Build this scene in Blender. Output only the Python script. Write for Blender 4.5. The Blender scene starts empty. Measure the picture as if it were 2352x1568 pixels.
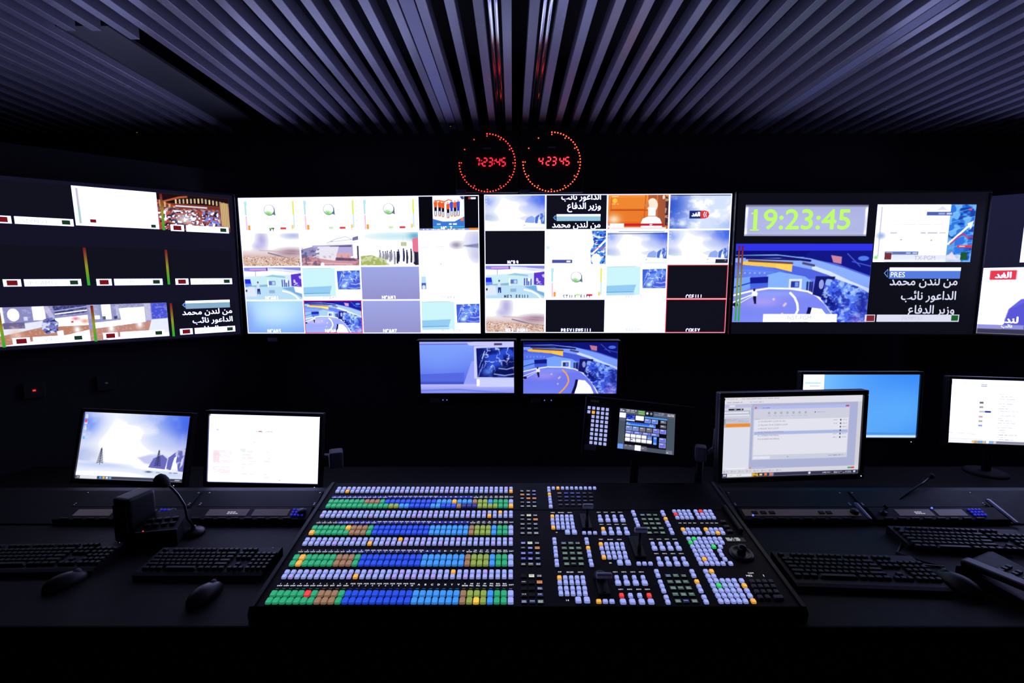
import bpy, bmesh, math, random
import numpy as np
from mathutils import Matrix, Vector

C = bpy.context.scene.collection
sc = bpy.context.scene
# ------------------------------------------------------------------ camera, world, exposure
CAM_Z, FPX, CX, CY = 1.655, 1100.0, 1176.0, 784.0
TH = math.atan(119 / 1100)                      # the camera looks about six degrees down
cam = bpy.data.cameras.new('camera')
cam.sensor_width = 36
cam.lens = 36 * FPX / 2352
cam.clip_start = .02
cam_ob = bpy.data.objects.new('camera', cam)
C.objects.link(cam_ob)
cam_ob.location = (0, 0, CAM_Z)
cam_ob.rotation_euler = (math.pi / 2 - TH, 0, 0)
sc.camera = cam_ob
w = bpy.data.worlds.new('dark_world')
sc.world = w
w.use_nodes = True
w.node_tree.nodes['Background'].inputs[0].default_value = (.3, .35, .6, 1)
w.node_tree.nodes['Background'].inputs[1].default_value = 0.0
sc.view_settings.view_transform = 'Standard'
sc.view_settings.look = 'None'
sc.view_settings.gamma = 1
sc.view_settings.exposure = 0.0
try:
    sc.view_settings.use_curve_mapping = False
    sc.cycles.use_denoising = True
    sc.cycles.max_bounces = 5
    sc.cycles.diffuse_bounces = 3
    sc.cycles.glossy_bounces = 3
except Exception:
    pass
random.seed(7)
RNG = np.random.default_rng(11)
SCREEN_GAIN, SCREEN_BOOST = 1.0, 1.1

# ------------------------------------------------------------------ sight lines of the camera, used to place things on known planes
CT, ST = math.cos(TH), math.sin(TH)

def ray(px, py):
    a, b = (px - CX) / FPX, (CY - py) / FPX
    return Vector((a, CT + b * ST, -ST + b * CT))

def hit(px, py, point, normal):
    o = Vector((0, 0, CAM_Z)); d = ray(px, py); n = Vector(normal)
    return o + d * ((Vector(point) - o).dot(n) / d.dot(n))

def at_depth(px, py, y):
    return hit(px, py, (0, y, 0), (0, 1, 0))

def on_height(px, py, z):
    return hit(px, py, (0, 0, z), (0, 0, 1))

def pose(cx, cy, cz, yaw=0, tilt=0, roll=0):
    r = math.radians
    return Matrix.Translation((cx, cy, cz)) @ Matrix.Rotation(r(yaw), 4, 'Z') @ Matrix.Rotation(r(-tilt), 4, 'X') @ Matrix.Rotation(r(-roll), 4, 'Y')

def to_local(M, px, py):
    """where a sight line meets the front plane (local y = 0) of a posed panel: local x, z"""
    p = hit(px, py, M.translation, M.to_3x3() @ Vector((0, 1, 0)))
    q = M.inverted() @ p
    return q.x, q.z

# ------------------------------------------------------------------ materials
def lin(c):
    return tuple(((x / 255 + .055) / 1.055) ** 2.4 if x > 10 else x / 255 / 12.92 for x in c)

MATS = {}
def mat(name, base=(.02, .02, .02), rough=.5, metal=0, emit=None, strength=1.0, spec=.5, vary=.06, scale=40, attr=None):
    if name in MATS: return MATS[name]
    m = bpy.data.materials.new(name); m.use_nodes = True
    nt = m.node_tree; b = nt.nodes['Principled BSDF']
    b.inputs['Base Color'].default_value = (*base, 1)
    b.inputs['Metallic'].default_value = metal
    b.inputs['Specular IOR Level'].default_value = spec
    b.inputs['Roughness'].default_value = rough
    if vary:
        tc = nt.nodes.new('ShaderNodeTexCoord'); nz = nt.nodes.new('ShaderNodeTexNoise')
        nz.inputs['Scale'].default_value = scale; nz.inputs['Detail'].default_value = 3
        nt.links.new(tc.outputs['Object'], nz.inputs['Vector'])
        mr = nt.nodes.new('ShaderNodeMapRange')
        mr.inputs['To Min'].default_value = max(.02, rough - vary); mr.inputs['To Max'].default_value = min(1, rough + vary)
        nt.links.new(nz.outputs['Fac'], mr.inputs['Value']); nt.links.new(mr.outputs['Result'], b.inputs['Roughness'])
    if emit:
        b.inputs['Emission Color'].default_value = (*emit, 1); b.inputs['Emission Strength'].default_value = strength
    if attr:
        a = nt.nodes.new('ShaderNodeAttribute'); a.attribute_name = attr
        nt.links.new(a.outputs['Color'], b.inputs['Emission Color']); b.inputs['Emission Strength'].default_value = strength
    MATS[name] = m
    return m

BLACK = mat('black_plastic', (.010, .010, .012), .45, spec=.3)
BEZEL = mat('bezel_plastic', (.016, .016, .02), .32)
MATTE = mat('matte_black', (.008, .008, .009), .8)
GREY = mat('grey_plastic', (.16, .16, .2), .5, spec=.3)
METAL = mat('dark_metal', (.14, .14, .16), .3, 1)
STEEL = mat('steel_screw', (.5, .5, .52), .25, 1)
PIX = mat('screen_pixels', (.004, .004, .005), .35, attr='Col', strength=SCREEN_GAIN, vary=0, spec=.2)
TAPE = mat('label_tape', (.16, .16, .22), .6)

# ------------------------------------------------------------------ mesh builder
class MB:
    def __init__(s): s.v = []; s.f = []; s.mi = []; s.sm = []
    def add(s, verts, faces, M=None, mi=0, sm=False):
        o = len(s.v)
        s.v += [tuple(M @ Vector(p)) if M is not None else tuple(p) for p in verts]
        s.f += [[i + o for i in f] for f in faces]; s.mi += [mi] * len(faces); s.sm += [sm] * len(faces)
        return s
    def box(s, cx, cy, cz, sx, sy, sz, bev=0, M=None, mi=0, seg=2, taper=1):
        if bev:
            vs, fs = bevel_box(sx, sy, sz, bev, seg, taper)
        else:
            x, y, z = sx / 2, sy / 2, sz / 2; t = taper
            vs = [(-x, -y, -z), (x, -y, -z), (x, y, -z), (-x, y, -z), (-x * t, -y * t, z), (x * t, -y * t, z), (x * t, y * t, z), (-x * t, y * t, z)]
            fs = [(3, 2, 1, 0), (4, 5, 6, 7), (0, 1, 5, 4), (1, 2, 6, 5), (2, 3, 7, 6), (3, 0, 4, 7)]
        T = Matrix.Translation((cx, cy, cz))
        return s.add(vs, fs, (M @ T) if M is not None else T, mi)
    def tube(s, pts, r, seg=8, M=None, mi=0):
        pts = [Vector(p) for p in pts]; n = len(pts); rs = r if isinstance(r, (list, tuple)) else [r] * n
        vs = []; fs = []
        for i, p in enumerate(pts):
            d = (pts[min(i + 1, n - 1)] - pts[max(i - 1, 0)]).normalized()
            a = d.orthogonal().normalized() if i == 0 else (a - d * a.dot(d)).normalized()
            b = d.cross(a)
            vs += [p + (a * math.cos(2 * math.pi * k / seg) + b * math.sin(2 * math.pi * k / seg)) * rs[i] for k in range(seg)]
        for i in range(n - 1):
            fs += [(i * seg + k, i * seg + (k + 1) % seg, (i + 1) * seg + (k + 1) % seg, (i + 1) * seg + k) for k in range(seg)]
        fs += [tuple(range(seg - 1, -1, -1)), tuple(range((n - 1) * seg, n * seg))]
        return s.add(vs, fs, M, mi, True)
    def lathe(s, prof, seg=24, M=None, mi=0):
        n = len(prof)
        vs = [(r * math.cos(2 * math.pi * k / seg), r * math.sin(2 * math.pi * k / seg), z) for r, z in prof for k in range(seg)]
        fs = [(i * seg + k, i * seg + (k + 1) % seg, (i + 1) * seg + (k + 1) % seg, (i + 1) * seg + k) for i in range(n - 1) for k in range(seg)]
        fs += [tuple(range(seg - 1, -1, -1)), tuple(range((n - 1) * seg, n * seg))]
        return s.add(vs, fs, M, mi, True)
    def prism(s, poly, a, b, axis='x', M=None, mi=0):
        n = len(poly)
        mk = {'x': lambda p, t: (t, p[0], p[1]), 'y': lambda p, t: (p[0], t, p[1]), 'z': lambda p, t: (p[0], p[1], t)}[axis]
        vs = [mk(p, a) for p in poly] + [mk(p, b) for p in poly]
        fs = [tuple(range(n)), tuple(range(2 * n - 1, n - 1, -1))] + [(i + n, (i + 1) % n + n, (i + 1) % n, i) for i in range(n)]
        return s.add(vs, fs, M, mi)
    def build(s, name, mats, parent=None, fix=True):
        me = bpy.data.meshes.new(name); me.from_pydata(s.v, [], s.f)
        for m in (mats if isinstance(mats, (list, tuple)) else [mats]): me.materials.append(m)
        me.polygons.foreach_set('material_index', s.mi); me.polygons.foreach_set('use_smooth', s.sm)
        if fix:
            bm = bmesh.new(); bm.from_mesh(me); bmesh.ops.recalc_face_normals(bm, faces=bm.faces); bm.to_mesh(me); bm.free()
        me.update()
        return link(name, me, parent)

_bb = {}
def bevel_box(sx, sy, sz, bev, seg=2, taper=1):
    k = (round(sx, 5), round(sy, 5), round(sz, 5), bev, seg, taper)
    if k not in _bb:
        bm = bmesh.new(); bmesh.ops.create_cube(bm, size=1)
        for v in bm.verts:
            t = taper if v.co.z > 0 else 1
            v.co = (v.co.x * sx * t, v.co.y * sy * t, v.co.z * sz)
        bmesh.ops.bevel(bm, geom=list(bm.edges), offset=bev, segments=seg, profile=.6, affect='EDGES')
        bm.verts.index_update()
        _bb[k] = ([tuple(v.co) for v in bm.verts], [tuple(v.index for v in f.verts) for f in bm.faces]); bm.free()
    return _bb[k]

def link(name, data, parent=None):
    o = bpy.data.objects.new(name, data); C.objects.link(o)
    if parent is not None: o.parent = parent
    return o

def thing(name, label, cat, M=None, group=None):
    o = bpy.data.objects.new(name, None); C.objects.link(o); o.empty_display_size = .05
    if M is not None: o.matrix_world = M
    return tag(o, label, cat, group)

def tag(o, label=None, cat=None, group=None, kind=None):
    for k, v in (('label', label), ('category', cat), ('group', group), ('kind', kind)):
        if v: o[k] = v
    return o

# ------------------------------------------------------------------ lettering: glyph outlines turned into flat triangles
AR = {'م': 'FEE1 FEE2 FEE3 FEE4', 'ن': 'FEE5 FEE6 FEE7 FEE8', 'ل': 'FEDD FEDE FEDF FEE0', 'د': 'FEA9 FEAA', 'ح': 'FEA1 FEA2 FEA3 FEA4',
      'ا': 'FE8D FE8E', 'ع': 'FEC9 FECA FECB FECC', 'و': 'FEED FEEE', 'ر': 'FEAD FEAE', 'ئ': 'FE89 FE8A FE8B FE8C', 'ب': 'FE8F FE90 FE91 FE92',
      'ز': 'FEAF FEB0', 'ي': 'FEF1 FEF2 FEF3 FEF4', 'ف': 'FED1 FED2 FED3 FED4', 'غ': 'FECD FECE FECF FED0', 'خ': 'FEA5 FEA6 FEA7 FEA8', 'ت': 'FE95 FE96 FE97 FE98'}
AR = {k: [chr(int(h, 16)) for h in v.split()] for k, v in AR.items()}

def arabic(s):
    out = []
    for i, ch in enumerate(s):
        if ch not in AR: out.append(ch); continue
        prev = i > 0 and len(AR.get(s[i - 1], '')) == 4
        nxt = i + 1 < len(s) and s[i + 1] in AR and len(AR[ch]) == 4
        out.append(AR[ch][3 if prev and nxt else 1 if prev else 2 if nxt else 0])
    return ''.join(reversed(out))

_tx = {}
def glyphs(s):
    """outline of a line of text at size 1: 2-D points and triangles"""
    if s in _tx: return _tx[s]
    cu = bpy.data.curves.new('lettering', 'FONT'); cu.body = s; cu.size = 1; cu.resolution_u = 3
    o = bpy.data.objects.new('lettering', cu); C.objects.link(o)
    dg = bpy.context.evaluated_depsgraph_get(); dg.update()
    me = o.evaluated_get(dg).to_mesh(); me.calc_loop_triangles()
    v = np.array([tuple(p.co)[:2] for p in me.vertices], float).reshape(-1, 2)
    t = np.array([tuple(x.vertices) for x in me.loop_triangles], int).reshape(-1, 3)
    o.evaluated_get(dg).to_mesh_clear()
    bpy.data.objects.remove(o); bpy.data.curves.remove(cu)
    _tx[s] = (v, t)
    return v, t

# ------------------------------------------------------------------ pictures shown on screens: one coloured point per picture element
def s2l(a):
    a = np.clip(np.asarray(a, float), 0, 1)
    l = np.where(a <= .04045, a / 12.92, ((a + .055) / 1.055) ** 2.4)
    m = np.clip((a.min(-1, keepdims=True) - .92) / .08, 0, 1); m = m * m * (3 - 2 * m)
    return l * (1 + SCREEN_BOOST * m) * (1 + m * np.array([-.14, -.08, .95]))

class Img:
    def __init__(s, w, h, bg=(0, 0, 0)):
        s.w, s.h = w, h; s.a = np.ones((h, w, 3)) * np.array(bg) / 255.
        s.u, s.v = np.meshgrid(np.linspace(0, 1, w), np.linspace(0, 1, h)); s.asp = w / h
    def put(s, m, col):
        col = np.asarray(col, float) / 255.
        s.a = s.a * (1 - m[..., None]) + col * m[..., None]
        return s
    def rect(s, u0, v0, u1, v1, col, a=1, soft=None):
        px = (soft or 1 / s.h)
        f = lambda d: np.clip(.5 + d / px, 0, 1)
        return s.put(f((s.u - u0) * s.asp) * f((u1 - s.u) * s.asp) * f(s.v - v0) * f(v1 - s.v) * a, col)
    def grad(s, u0, v0, u1, v1, c0, c1, horiz=False, a=1):
        t = np.clip(((s.u - u0) / (u1 - u0)) if horiz else ((s.v - v0) / (v1 - v0)), 0, 1)[..., None]
        col = np.array(c0) * (1 - t) + np.array(c1) * t
        m = ((s.u >= u0 - 1e-6) & (s.u <= u1 + 1e-6) & (s.v >= v0 - 1e-6) & (s.v <= v1 + 1e-6)) * float(a)
        return s.put(m, col)
    def ell(s, cu, cv, ru, rv, col, a=1, soft=None):
        d = np.sqrt(((s.u - cu) / ru) ** 2 + ((s.v - cv) / rv) ** 2)
        return s.put(np.clip(.5 + (1 - d) * rv / (soft or 1 / s.h), 0, 1) * a, col)
    def blob(s, cu, cv, ru, rv, col, a=1):
        return s.put(np.exp(-(((s.u - cu) / ru) ** 2 + ((s.v - cv) / rv) ** 2)) * a, col)
    def _seg(s, p, q):
        x, y = s.u * s.asp, s.v; ax, ay, bx, by = p[0] * s.asp, p[1], q[0] * s.asp, q[1]
        dx, dy = bx - ax, by - ay; t = np.clip(((x - ax) * dx + (y - ay) * dy) / (dx * dx + dy * dy + 1e-12), 0, 1)
        return np.hypot(x - ax - t * dx, y - ay - t * dy)
    def line(s, pts, wd, col, a=1, soft=None):
        d = np.min([s._seg(pts[i], pts[i + 1]) for i in range(len(pts) - 1)], 0)
        return s.put(np.clip(.5 + (wd / 2 - d) / (soft or 1 / s.h), 0, 1) * a, col)
    def polymask(s, pts, soft=None):
        n = len(pts); ins = np.zeros(s.u.shape, bool); d = np.full(s.u.shape, 9.)
        for i in range(n):
            (x0, y0), (x1, y1) = pts[i], pts[(i + 1) % n]
            d = np.minimum(d, s._seg(pts[i], pts[(i + 1) % n]))
            if y0 != y1:
                c = (y0 > s.v) != (y1 > s.v)
                ins ^= c & (s.u < (x1 - x0) * (s.v - y0) / (y1 - y0) + x0)
        return np.clip(.5 + np.where(ins, d, -d) / (soft or 1 / s.h), 0, 1)
    def poly(s, pts, col, a=1, soft=None):
        return s.put(s.polymask(pts, soft) * a, col)
    def noise(s, fu, fv, seed=0, octv=3):
        out = np.zeros(s.u.shape); amp = 1; tot = 0
        for k in range(octv):
            g = np.random.default_rng(seed * 31 + k).random((int(fv * 2 ** k) + 3, int(fu * 2 ** k) + 3))
            x, y = s.u * fu * 2 ** k, s.v * fv * 2 ** k; i, j = x.astype(int), y.astype(int); fx, fy = x - i, y - j
            fx, fy = fx * fx * (3 - 2 * fx), fy * fy * (3 - 2 * fy)
            out += amp * (g[j, i] * (1 - fx) * (1 - fy) + g[j, i + 1] * fx * (1 - fy) + g[j + 1, i] * (1 - fx) * fy + g[j + 1, i + 1] * fx * fy); tot += amp; amp *= .55
        return out / tot
    def speck(s, mask, fu, fv, seed, thr, col, a=1, octv=2, soft=.06):
        n = s.noise(fu, fv, seed, octv)
        return s.put(np.clip(.5 + (n - thr) / soft, 0, 1) * mask * a, col)
    def dashes(s, u0, v0, u1, v1, rows, col, seed=0, a=1, fill=.6, ch=.012):
        r = random.Random(seed); hh = (v1 - v0) / rows
        for i in range(rows):
            u = u0; v = v0 + (i + .5) * hh
            while u < u1:
                L = r.uniform(2, 7) * ch
                if r.random() < fill: th_ = max(hh * .28, .55 / s.h); s.rect(u, v - th_, min(u + L, u1), v + th_, col, a * r.uniform(.6, 1))
                u += L + ch
        return s
    def gain(s, g, lift=0):
        s.a = np.clip(s.a * g + lift / 255., 0, 1.2); return s

class Pic:
    """flat pictures and lettering lying on a panel: local x right, z up, -y towards the room"""
    def __init__(s): s.V = []; s.T = []; s.K = []; s.n = 0
    def _add(s, v, t, k):
        s.V.append(v); s.T.append(t + s.n); s.K.append(k); s.n += len(v)
    def img(s, im, x0, z0, x1, z1, off=0.0):
        """picture im filling the rectangle from lower-left x0,z0 to upper-right x1,z1"""
        x = x0 + im.u * (x1 - x0); z = z1 - im.v * (z1 - z0)
        v = np.stack([x, np.full_like(x, -off), z], -1).reshape(-1, 3)
        i = np.arange(im.w * im.h).reshape(im.h, im.w)
        a, b, c, d = i[1:, :-1].ravel(), i[1:, 1:].ravel(), i[:-1, 1:].ravel(), i[:-1, :-1].ravel()
        t = np.concatenate([np.stack([a, b, c], -1), np.stack([a, c, d], -1)])
        s._add(v, t, s2l(im.a).reshape(-1, 3)); return s
    def quad(s, x0, z0, x1, z1, col, off=.0004):
        v = np.array([(x0, -off, z0), (x1, -off, z0), (x1, -off, z1), (x0, -off, z1)])
        s._add(v, np.array([(0, 1, 2), (0, 2, 3)]), np.repeat(s2l(np.array([col]) / 255.), 4, 0)); return s
    def frame(s, x0, z0, x1, z1, t, col, off=.0005):
        s.quad(x0, z0, x1, z0 + t, col, off); s.quad(x0, z1 - t, x1, z1, col, off); s.quad(x0, z0 + t, x0 + t, z1 - t, col, off); s.quad(x1 - t, z0 + t, x1, z1 - t, col, off)
        return s
    def text(s, body, x, z, size, col, bold=.0, align='c', off=.0007, zmin=None, zmax=None, sx=1, shear=0, mono=None):
        if mono:                                     # equal step per character, as on video labels
            for i, ch in enumerate(body):
                s.text(ch, x + (i - (len(body) - 1) / 2) * mono, z, size, col, bold, 'c', off, zmin, zmax, sx * (.78 if ch in 'WM' else 1), shear)
            return s
        v, t = glyphs(body)
        if not len(v): return s
        if bold:                                     # heavier stroke: the same outline laid down four times, slightly shifted
            for dx, dz in ((-1, 0), (1, 0), (0, -1), (0, 1)):
                s.text(body, x + dx * bold * size, z + dz * bold * size, size, col, 0, align, off, zmin, zmax, sx, shear)
            return s
        lo, hi = v[:, 0].min(), v[:, 0].max()
        ox = {'c': -(lo + hi) / 2, 'l': -lo, 'r': -hi}[align]
        zz = v[:, 1] * size + z
        xx = ((v[:, 0] + ox) * sx + shear * v[:, 1]) * size + x
        if zmin is not None: zz = np.maximum(zz, zmin)
        if zmax is not None: zz = np.minimum(zz, zmax)
        s._add(np.stack([xx, np.full_like(zz, -off), zz], -1), t, np.repeat(s2l(np.array([col]) / 255.), len(v), 0)); return s
    def build(s, name, parent=None, m=None, M=None):
        v = np.concatenate(s.V); t = np.concatenate(s.T); k = np.concatenate(s.K)
        if M is not None:
            A = np.array(M); v = v @ A[:3, :3].T + A[:3, 3]
        me = bpy.data.meshes.new(name)
        me.vertices.add(len(v)); me.vertices.foreach_set('co', v.astype(np.float32).ravel())
        me.loops.add(len(t) * 3); me.loops.foreach_set('vertex_index', t.astype(np.int32).ravel())
        me.polygons.add(len(t)); me.polygons.foreach_set('loop_start', np.arange(0, len(t) * 3, 3, dtype=np.int32))
        ca = me.attributes.new('Col', 'FLOAT_COLOR', 'POINT')
        ca.data.foreach_set('color', np.concatenate([k, np.ones((len(k), 1))], 1).astype(np.float32).ravel())
        me.materials.append(m or PIX); me.update(); me.validate()
        return link(name, me, parent)
# ------------------------------------------------------------------ the room
DESK_Z, SLAT_Z = .76, 2.597
WALLB = mat('black_acoustic_wall', (.075, .075, .083), .92, scale=9, spec=.2)
CEILB = mat('black_ceiling', (.045, .045, .05), .9, spec=.2)
SLATM = mat('grey_slat_paint', (.285, .265, .36), .27, spec=.5, vary=.015, scale=6)
PANELM = mat('grey_access_panel', (.055, .055, .065), .5)
STRIPM = mat('frosted_strip_cover', (.36, .36, .56), .42)
RAILM = mat('polished_rail', (.6, .6, .62), .12, 1)
GREYW = mat('grey_rear_wall', (.32, .31, .31), .9, scale=9, spec=.2)
FLOORM = mat('dark_carpet', (.008, .008, .009), .95, scale=200)

def wall(name, p, q, t=.1, z0=0, z1=2.9, m=None):
    (x0, y0), (x1, y1) = p, q; d = Vector((x1 - x0, y1 - y0)).normalized(); n = Vector((-d.y, d.x)) * t
    return tag(MB().prism([(x0, y0), (x1, y1), (x1 + n.x, y1 + n.y), (x0 + n.x, y0 + n.y)], z0, z1, 'z').build(name, m or WALLB), kind='structure')

YF = 3.06                                                     # face of the front wall
KL = (-1.62, YF); KR = (2.83, YF)                             # corners where the angled side walls start
aL, aR = math.radians(38.6), math.radians(38)
PL = (KL[0] - 3.5 * math.cos(aL), KL[1] - 3.5 * math.sin(aL))
PR = (KR[0] + 2.4 * math.cos(aR), KR[1] - 2.4 * math.sin(aR))
wall('wall_front', (4.7, YF), (-4.7, YF), -.1)
wall('wall_left', KL, PL, -.1, z1=2.36)
wall('wall_right', PR, KR, -.1, z1=2.36)
wall('wall_left_side', (-4.6, YF), (-4.6, -2.6), -.1)
wall('wall_right_side', (4.7, -2.6), (4.7, YF), -.1)
wall('wall_back', (-4.6, -2.6), (4.7, -2.6), -.1, m=GREYW)
tag(MB().box(0, .4, -.05, 10.5, 6.4, .1).build('floor', FLOORM), kind='structure')
ceiling = tag(MB().box(0, .4, 2.95, 10.5, 6.4, .1).build('ceiling', CEILB), kind='structure')

def y_end(x):
    return YF - .03

PITCH, SW, SH = .094, .0356, .056
for k in range(-48, 50):
    x = -.0185 + PITCH * k
    if not -4.4 < x < 4.5: continue
    ye = y_end(x); ys = -2.5
    b = MB()
    if -1.70 < x < -1.40: ye = 1.87 + (.06 if x > -1.5 else 0)
    cuts = [ys]
    if random.random() < .5: cuts.append(random.choice([1.52, 1.57, 1.60]))
    cuts.append(ye)
    for i in range(len(cuts) - 1):
        b.box(x, (cuts[i] + cuts[i + 1]) / 2, SLAT_Z + SH / 2, SW, cuts[i + 1] - cuts[i] - .003, SH, .0015, seg=1)
    b.build('slat', SLATM, ceiling)
for y in (-2.0, -.8, .4, 1.2):
    MB().box(.1, y, SLAT_Z + SH + .02, 9.1, .04, .04).build('carrier_rail', CEILB, ceiling)
for y in (-2.0, .4, 1.2):
    for x in (-1.8, 0, 2.2):
        MB().tube([(x, y, SLAT_Z + SH + .04), (x, y, 2.9)], .006).build('hanger_rod', CEILB, ceiling)
tag(MB().box(-1.615, 2.44, 2.634, .23, 1.1, .016, .002).build('ceiling_panel', PANELM, ceiling), 'flat grey access panel let into the slats')
for i, (x, lab) in enumerate(((-.3475, 'unlit frosted strip light between slats left of the ring clocks'), (1.4385, 'unlit frosted strip light between slats above the timecode screen'))):
    r = thing('strip_light', lab, 'ceiling light', Matrix.Translation((x, 0, SLAT_Z)))
    MB().box(0, .2, .004, .050, 5.5, .006, .002).build('cover', STRIPM, r)
    MB().box(0, .2, .032, .056, 5.5, .048).build('channel', CEILB, r)
for x, lab in ((-.0655, 'polished metal lighting rail hidden between slats above left clock'), (.1225, 'polished metal lighting rail hidden between slats above right clock')):
    r = thing('lighting_rail', lab, 'rail', Matrix.Translation((x, 0, SLAT_Z + .03)))
    for dx in (-.011, .011):
        MB().box(dx, .25, 0, .014, 5.4, .02, .005, seg=3).build('rail_bar', RAILM, r)
    MB().box(0, .25, .02, .05, 5.4, .02).build('channel', CEILB, r)
GREEN_LED = mat('green_led', emit=lin((150, 170, 40)), strength=.5)
RED_LED = mat('red_led', emit=lin((255, 60, 50)), strength=1.2)
DIM_LED = mat('dim_led', emit=lin((60, 70, 60)), strength=.4)
BLUE_LED = mat('blue_led', emit=lin((90, 110, 255)), strength=2.0)
WHITE_LED = mat('white_led', emit=lin((220, 225, 255)), strength=1.4)

def sensor(px, py, y, led, lab, z=None):
    p = at_depth(px, py, y)
    r = thing('smoke_detector', lab, 'detector', Matrix.Translation((p.x, p.y, SLAT_Z)))
    MB().lathe([(.002, -.010), (.010, -.010), (.014, -.006), (.015, 0.0)], 24).build('detector_body', MATTE, r)
    MB().lathe([(.0004, -.0125), (.003, -.0115), (.0034, -.009)], 10, Matrix.Translation((0, 0, 0))).build('status_light', led, r)
_p = hit(315, 310, (0, 0, SLAT_Z - .025), (0, 0, 1))
sensor(315, 310, _p.y, GREEN_LED, 'small black detector with green light on the ceiling at left')
_p = hit(1035, 296, (0, 0, SLAT_Z - .025), (0, 0, 1))
sensor(1035, 296, _p.y, GREEN_LED, 'small black detector with green light on the ceiling beside the left clock')

def wall_box(px, py, lab, led):
    p = hit(px, py, (KL[0], KL[1], 0), (math.sin(aL), -math.cos(aL), 0))
    M = Matrix.Translation(p) @ Matrix.Rotation(aL, 4, 'Z')
    r = thing('wall_switch', lab, 'switch', M)
    MB().box(0, -.009, 0, .08, .018, .08, .004).build('switch_plate', WALLB, r)
    MB().box(0, -.02, 0, .012, .006, .008, .002).build('indicator_lamp', led, r)
wall_box(80, 895, 'black wall switch with glowing red lamp at far left', RED_LED)
wall_box(245, 878, 'black wall switch with faint lamp above the snowy desktop monitor', DIM_LED)
_p = at_depth(1558, 832, YF)
r = thing('wall_socket', 'dark cable plate on the front wall below the red framed tiles', 'socket', Matrix.Translation(_p))
MB().box(0, -.008, 0, .1, .016, .055, .003).build('socket_plate', mat('socket_grey', (.022, .022, .026), .6), r)
MB().box(0, -.018, 0, .05, .008, .03, .002).build('socket_cover', BLACK, r)
# ------------------------------------------------------------------ pictures
W = (255, 255, 255)
TW, TH_ = 132, 75
def t_flat(c0, c1=None, vign=0):
    im = Img(24, 14, c0)
    if c1: im.grad(0, 0, 1, 1, c0, c1)
    return im
def t_test(w=TW, h=TH_):
    im = Img(w, h, W)
    im.rect(.09, .1, .12, .5, (175, 232, 236)).rect(.085, .08, .135, .2, (190, 235, 245)).rect(.095, .52, .12, .95, (255, 190, 215))
    im.rect(.13, .8, .17, .95, (250, 160, 60)).rect(.915, .08, .945, .5, (235, 240, 90)).rect(.92, .5, .945, .9, (200, 238, 240)).rect(.885, .8, .915, .92, (255, 210, 90))
    im.rect(.69, .87, .79, .93, (235, 60, 60)).rect(.79, .885, .87, .9, (190, 230, 235)).rect(.5, .86, .58, .93, (205, 245, 160))
    im.poly([(.5, .42), (.62, .52), (.61, .3)], (95, 120, 150)).ell(.515, .35, .094, .165, (70, 110, 90)).ell(.512, .345, .084, .15, (250, 253, 250))
    m = np.clip(1.4 - np.hypot((im.u - .512) / .082, (im.v - .345) / .146) ** 6, 0, 1) * np.clip((im.v + .05 * (im.noise(9, 2, 3) - .5) * 3 - .36) / .12, 0, 1)
    im.put(m, (95, 205, 70))
    for i in range(6): im.rect(.985, .1 + i * .14, .992, .14 + i * .14, (150, 150, 170))
    return im
def t_poster():
    im = Img(TW, TH_, (8, 8, 16))
    im.rect(.235, 0, .765, .93, W)
    r = random.Random(4)
    im.poly([(.235, .66), (.4, .74), (.6, .74), (.765, .6), (.765, .93), (.235, .93)], (60, 120, 215)).rect(.235, .88, .765, .93, (60, 170, 235))
    for i in range(7):
        u = .29 + i * .064 + r.uniform(-.012, .012); v = .12 + .09 * r.random(); blue = i in (4, 6)
        im.poly([(u - .03, v + .04), (u + .03, v + .02), (u + .026, v + .2), (u - .026, v + .2)], (235, 95, 30) if not blue else (60, 80, 220))
        im.ell(u, v, .012, .03, (230, 150, 110)).rect(u - .022, v + .19, u + .024, v + .3, (20, 18, 30) if not blue else (50, 60, 210))
        im.rect(u - .02, v + .3, u - .008, v + .43, (25, 20, 30)).rect(u + .01, v + .3, u + .022, v + .43, (25, 20, 30)).rect(u - .022, v + .42, u + .022, v + .46, (240, 150, 80))
    im.line([(.27, .14), (.34, .12), (.44, .16), (.5, .1), (.56, .13)], .035, (240, 110, 40)).poly([(.69, .02), (.75, .0), (.765, .08), (.73, .1)], (60, 70, 140))
    im.rect(.7, .64, .75, .73, (250, 130, 70)).dashes(.3, .78, .72, .86, 1, W, 3, ch=.02).dashes(.33, .86, .7, .92, 1, W, 5, ch=.02)
    im.rect(0, .945, 1, 1, (150, 170, 235)).dashes(0, .95, 1, 1, 1, W, 8, ch=.008).rect(.84, .94, 1, 1, (245, 140, 60)).rect(.84, .04, .96, .09, W).rect(.84, .04, .88, .09, (230, 60, 60))
    return im
def t_smoke(big=False):
    im = Img(TW, TH_, W); n = im.noise(5, 4, 5)
    im.blob(.35, .2, .1, .28, (175, 170, 225), .9).blob(.28, .4, .1, .12, (190, 185, 230), .8).blob(.9, .08, .2, .1, (170, 180, 230), .8 if not big else 0)
    g = np.clip((im.v - (.44 + .1 * im.u)) / .25, 0, 1)
    im.put(g * .75, (205, 165, 165)).blob(.85, .58, .25, .12, (150, 115, 140), .9)
    im.line([(.3, .52), (.6, .55), (1, .6)], .03, (215, 165, 180), .7).line([(.45, .6), (.75, .74), (1, .8)], .035, (110, 90, 130), .8)
    m = np.clip((im.v - .68 - .12 * (im.u - .5) * (1 if big else .4)) / .08, 0, 1)
    im.put(m * .8, (222, 178, 150)).speck(m, 62, 40, 8, .56, W, .75, 2, soft=.4).speck(m, 60, 44, 9, .64, (120, 70, 60), .65, 2, soft=.3)
    return im
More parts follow.
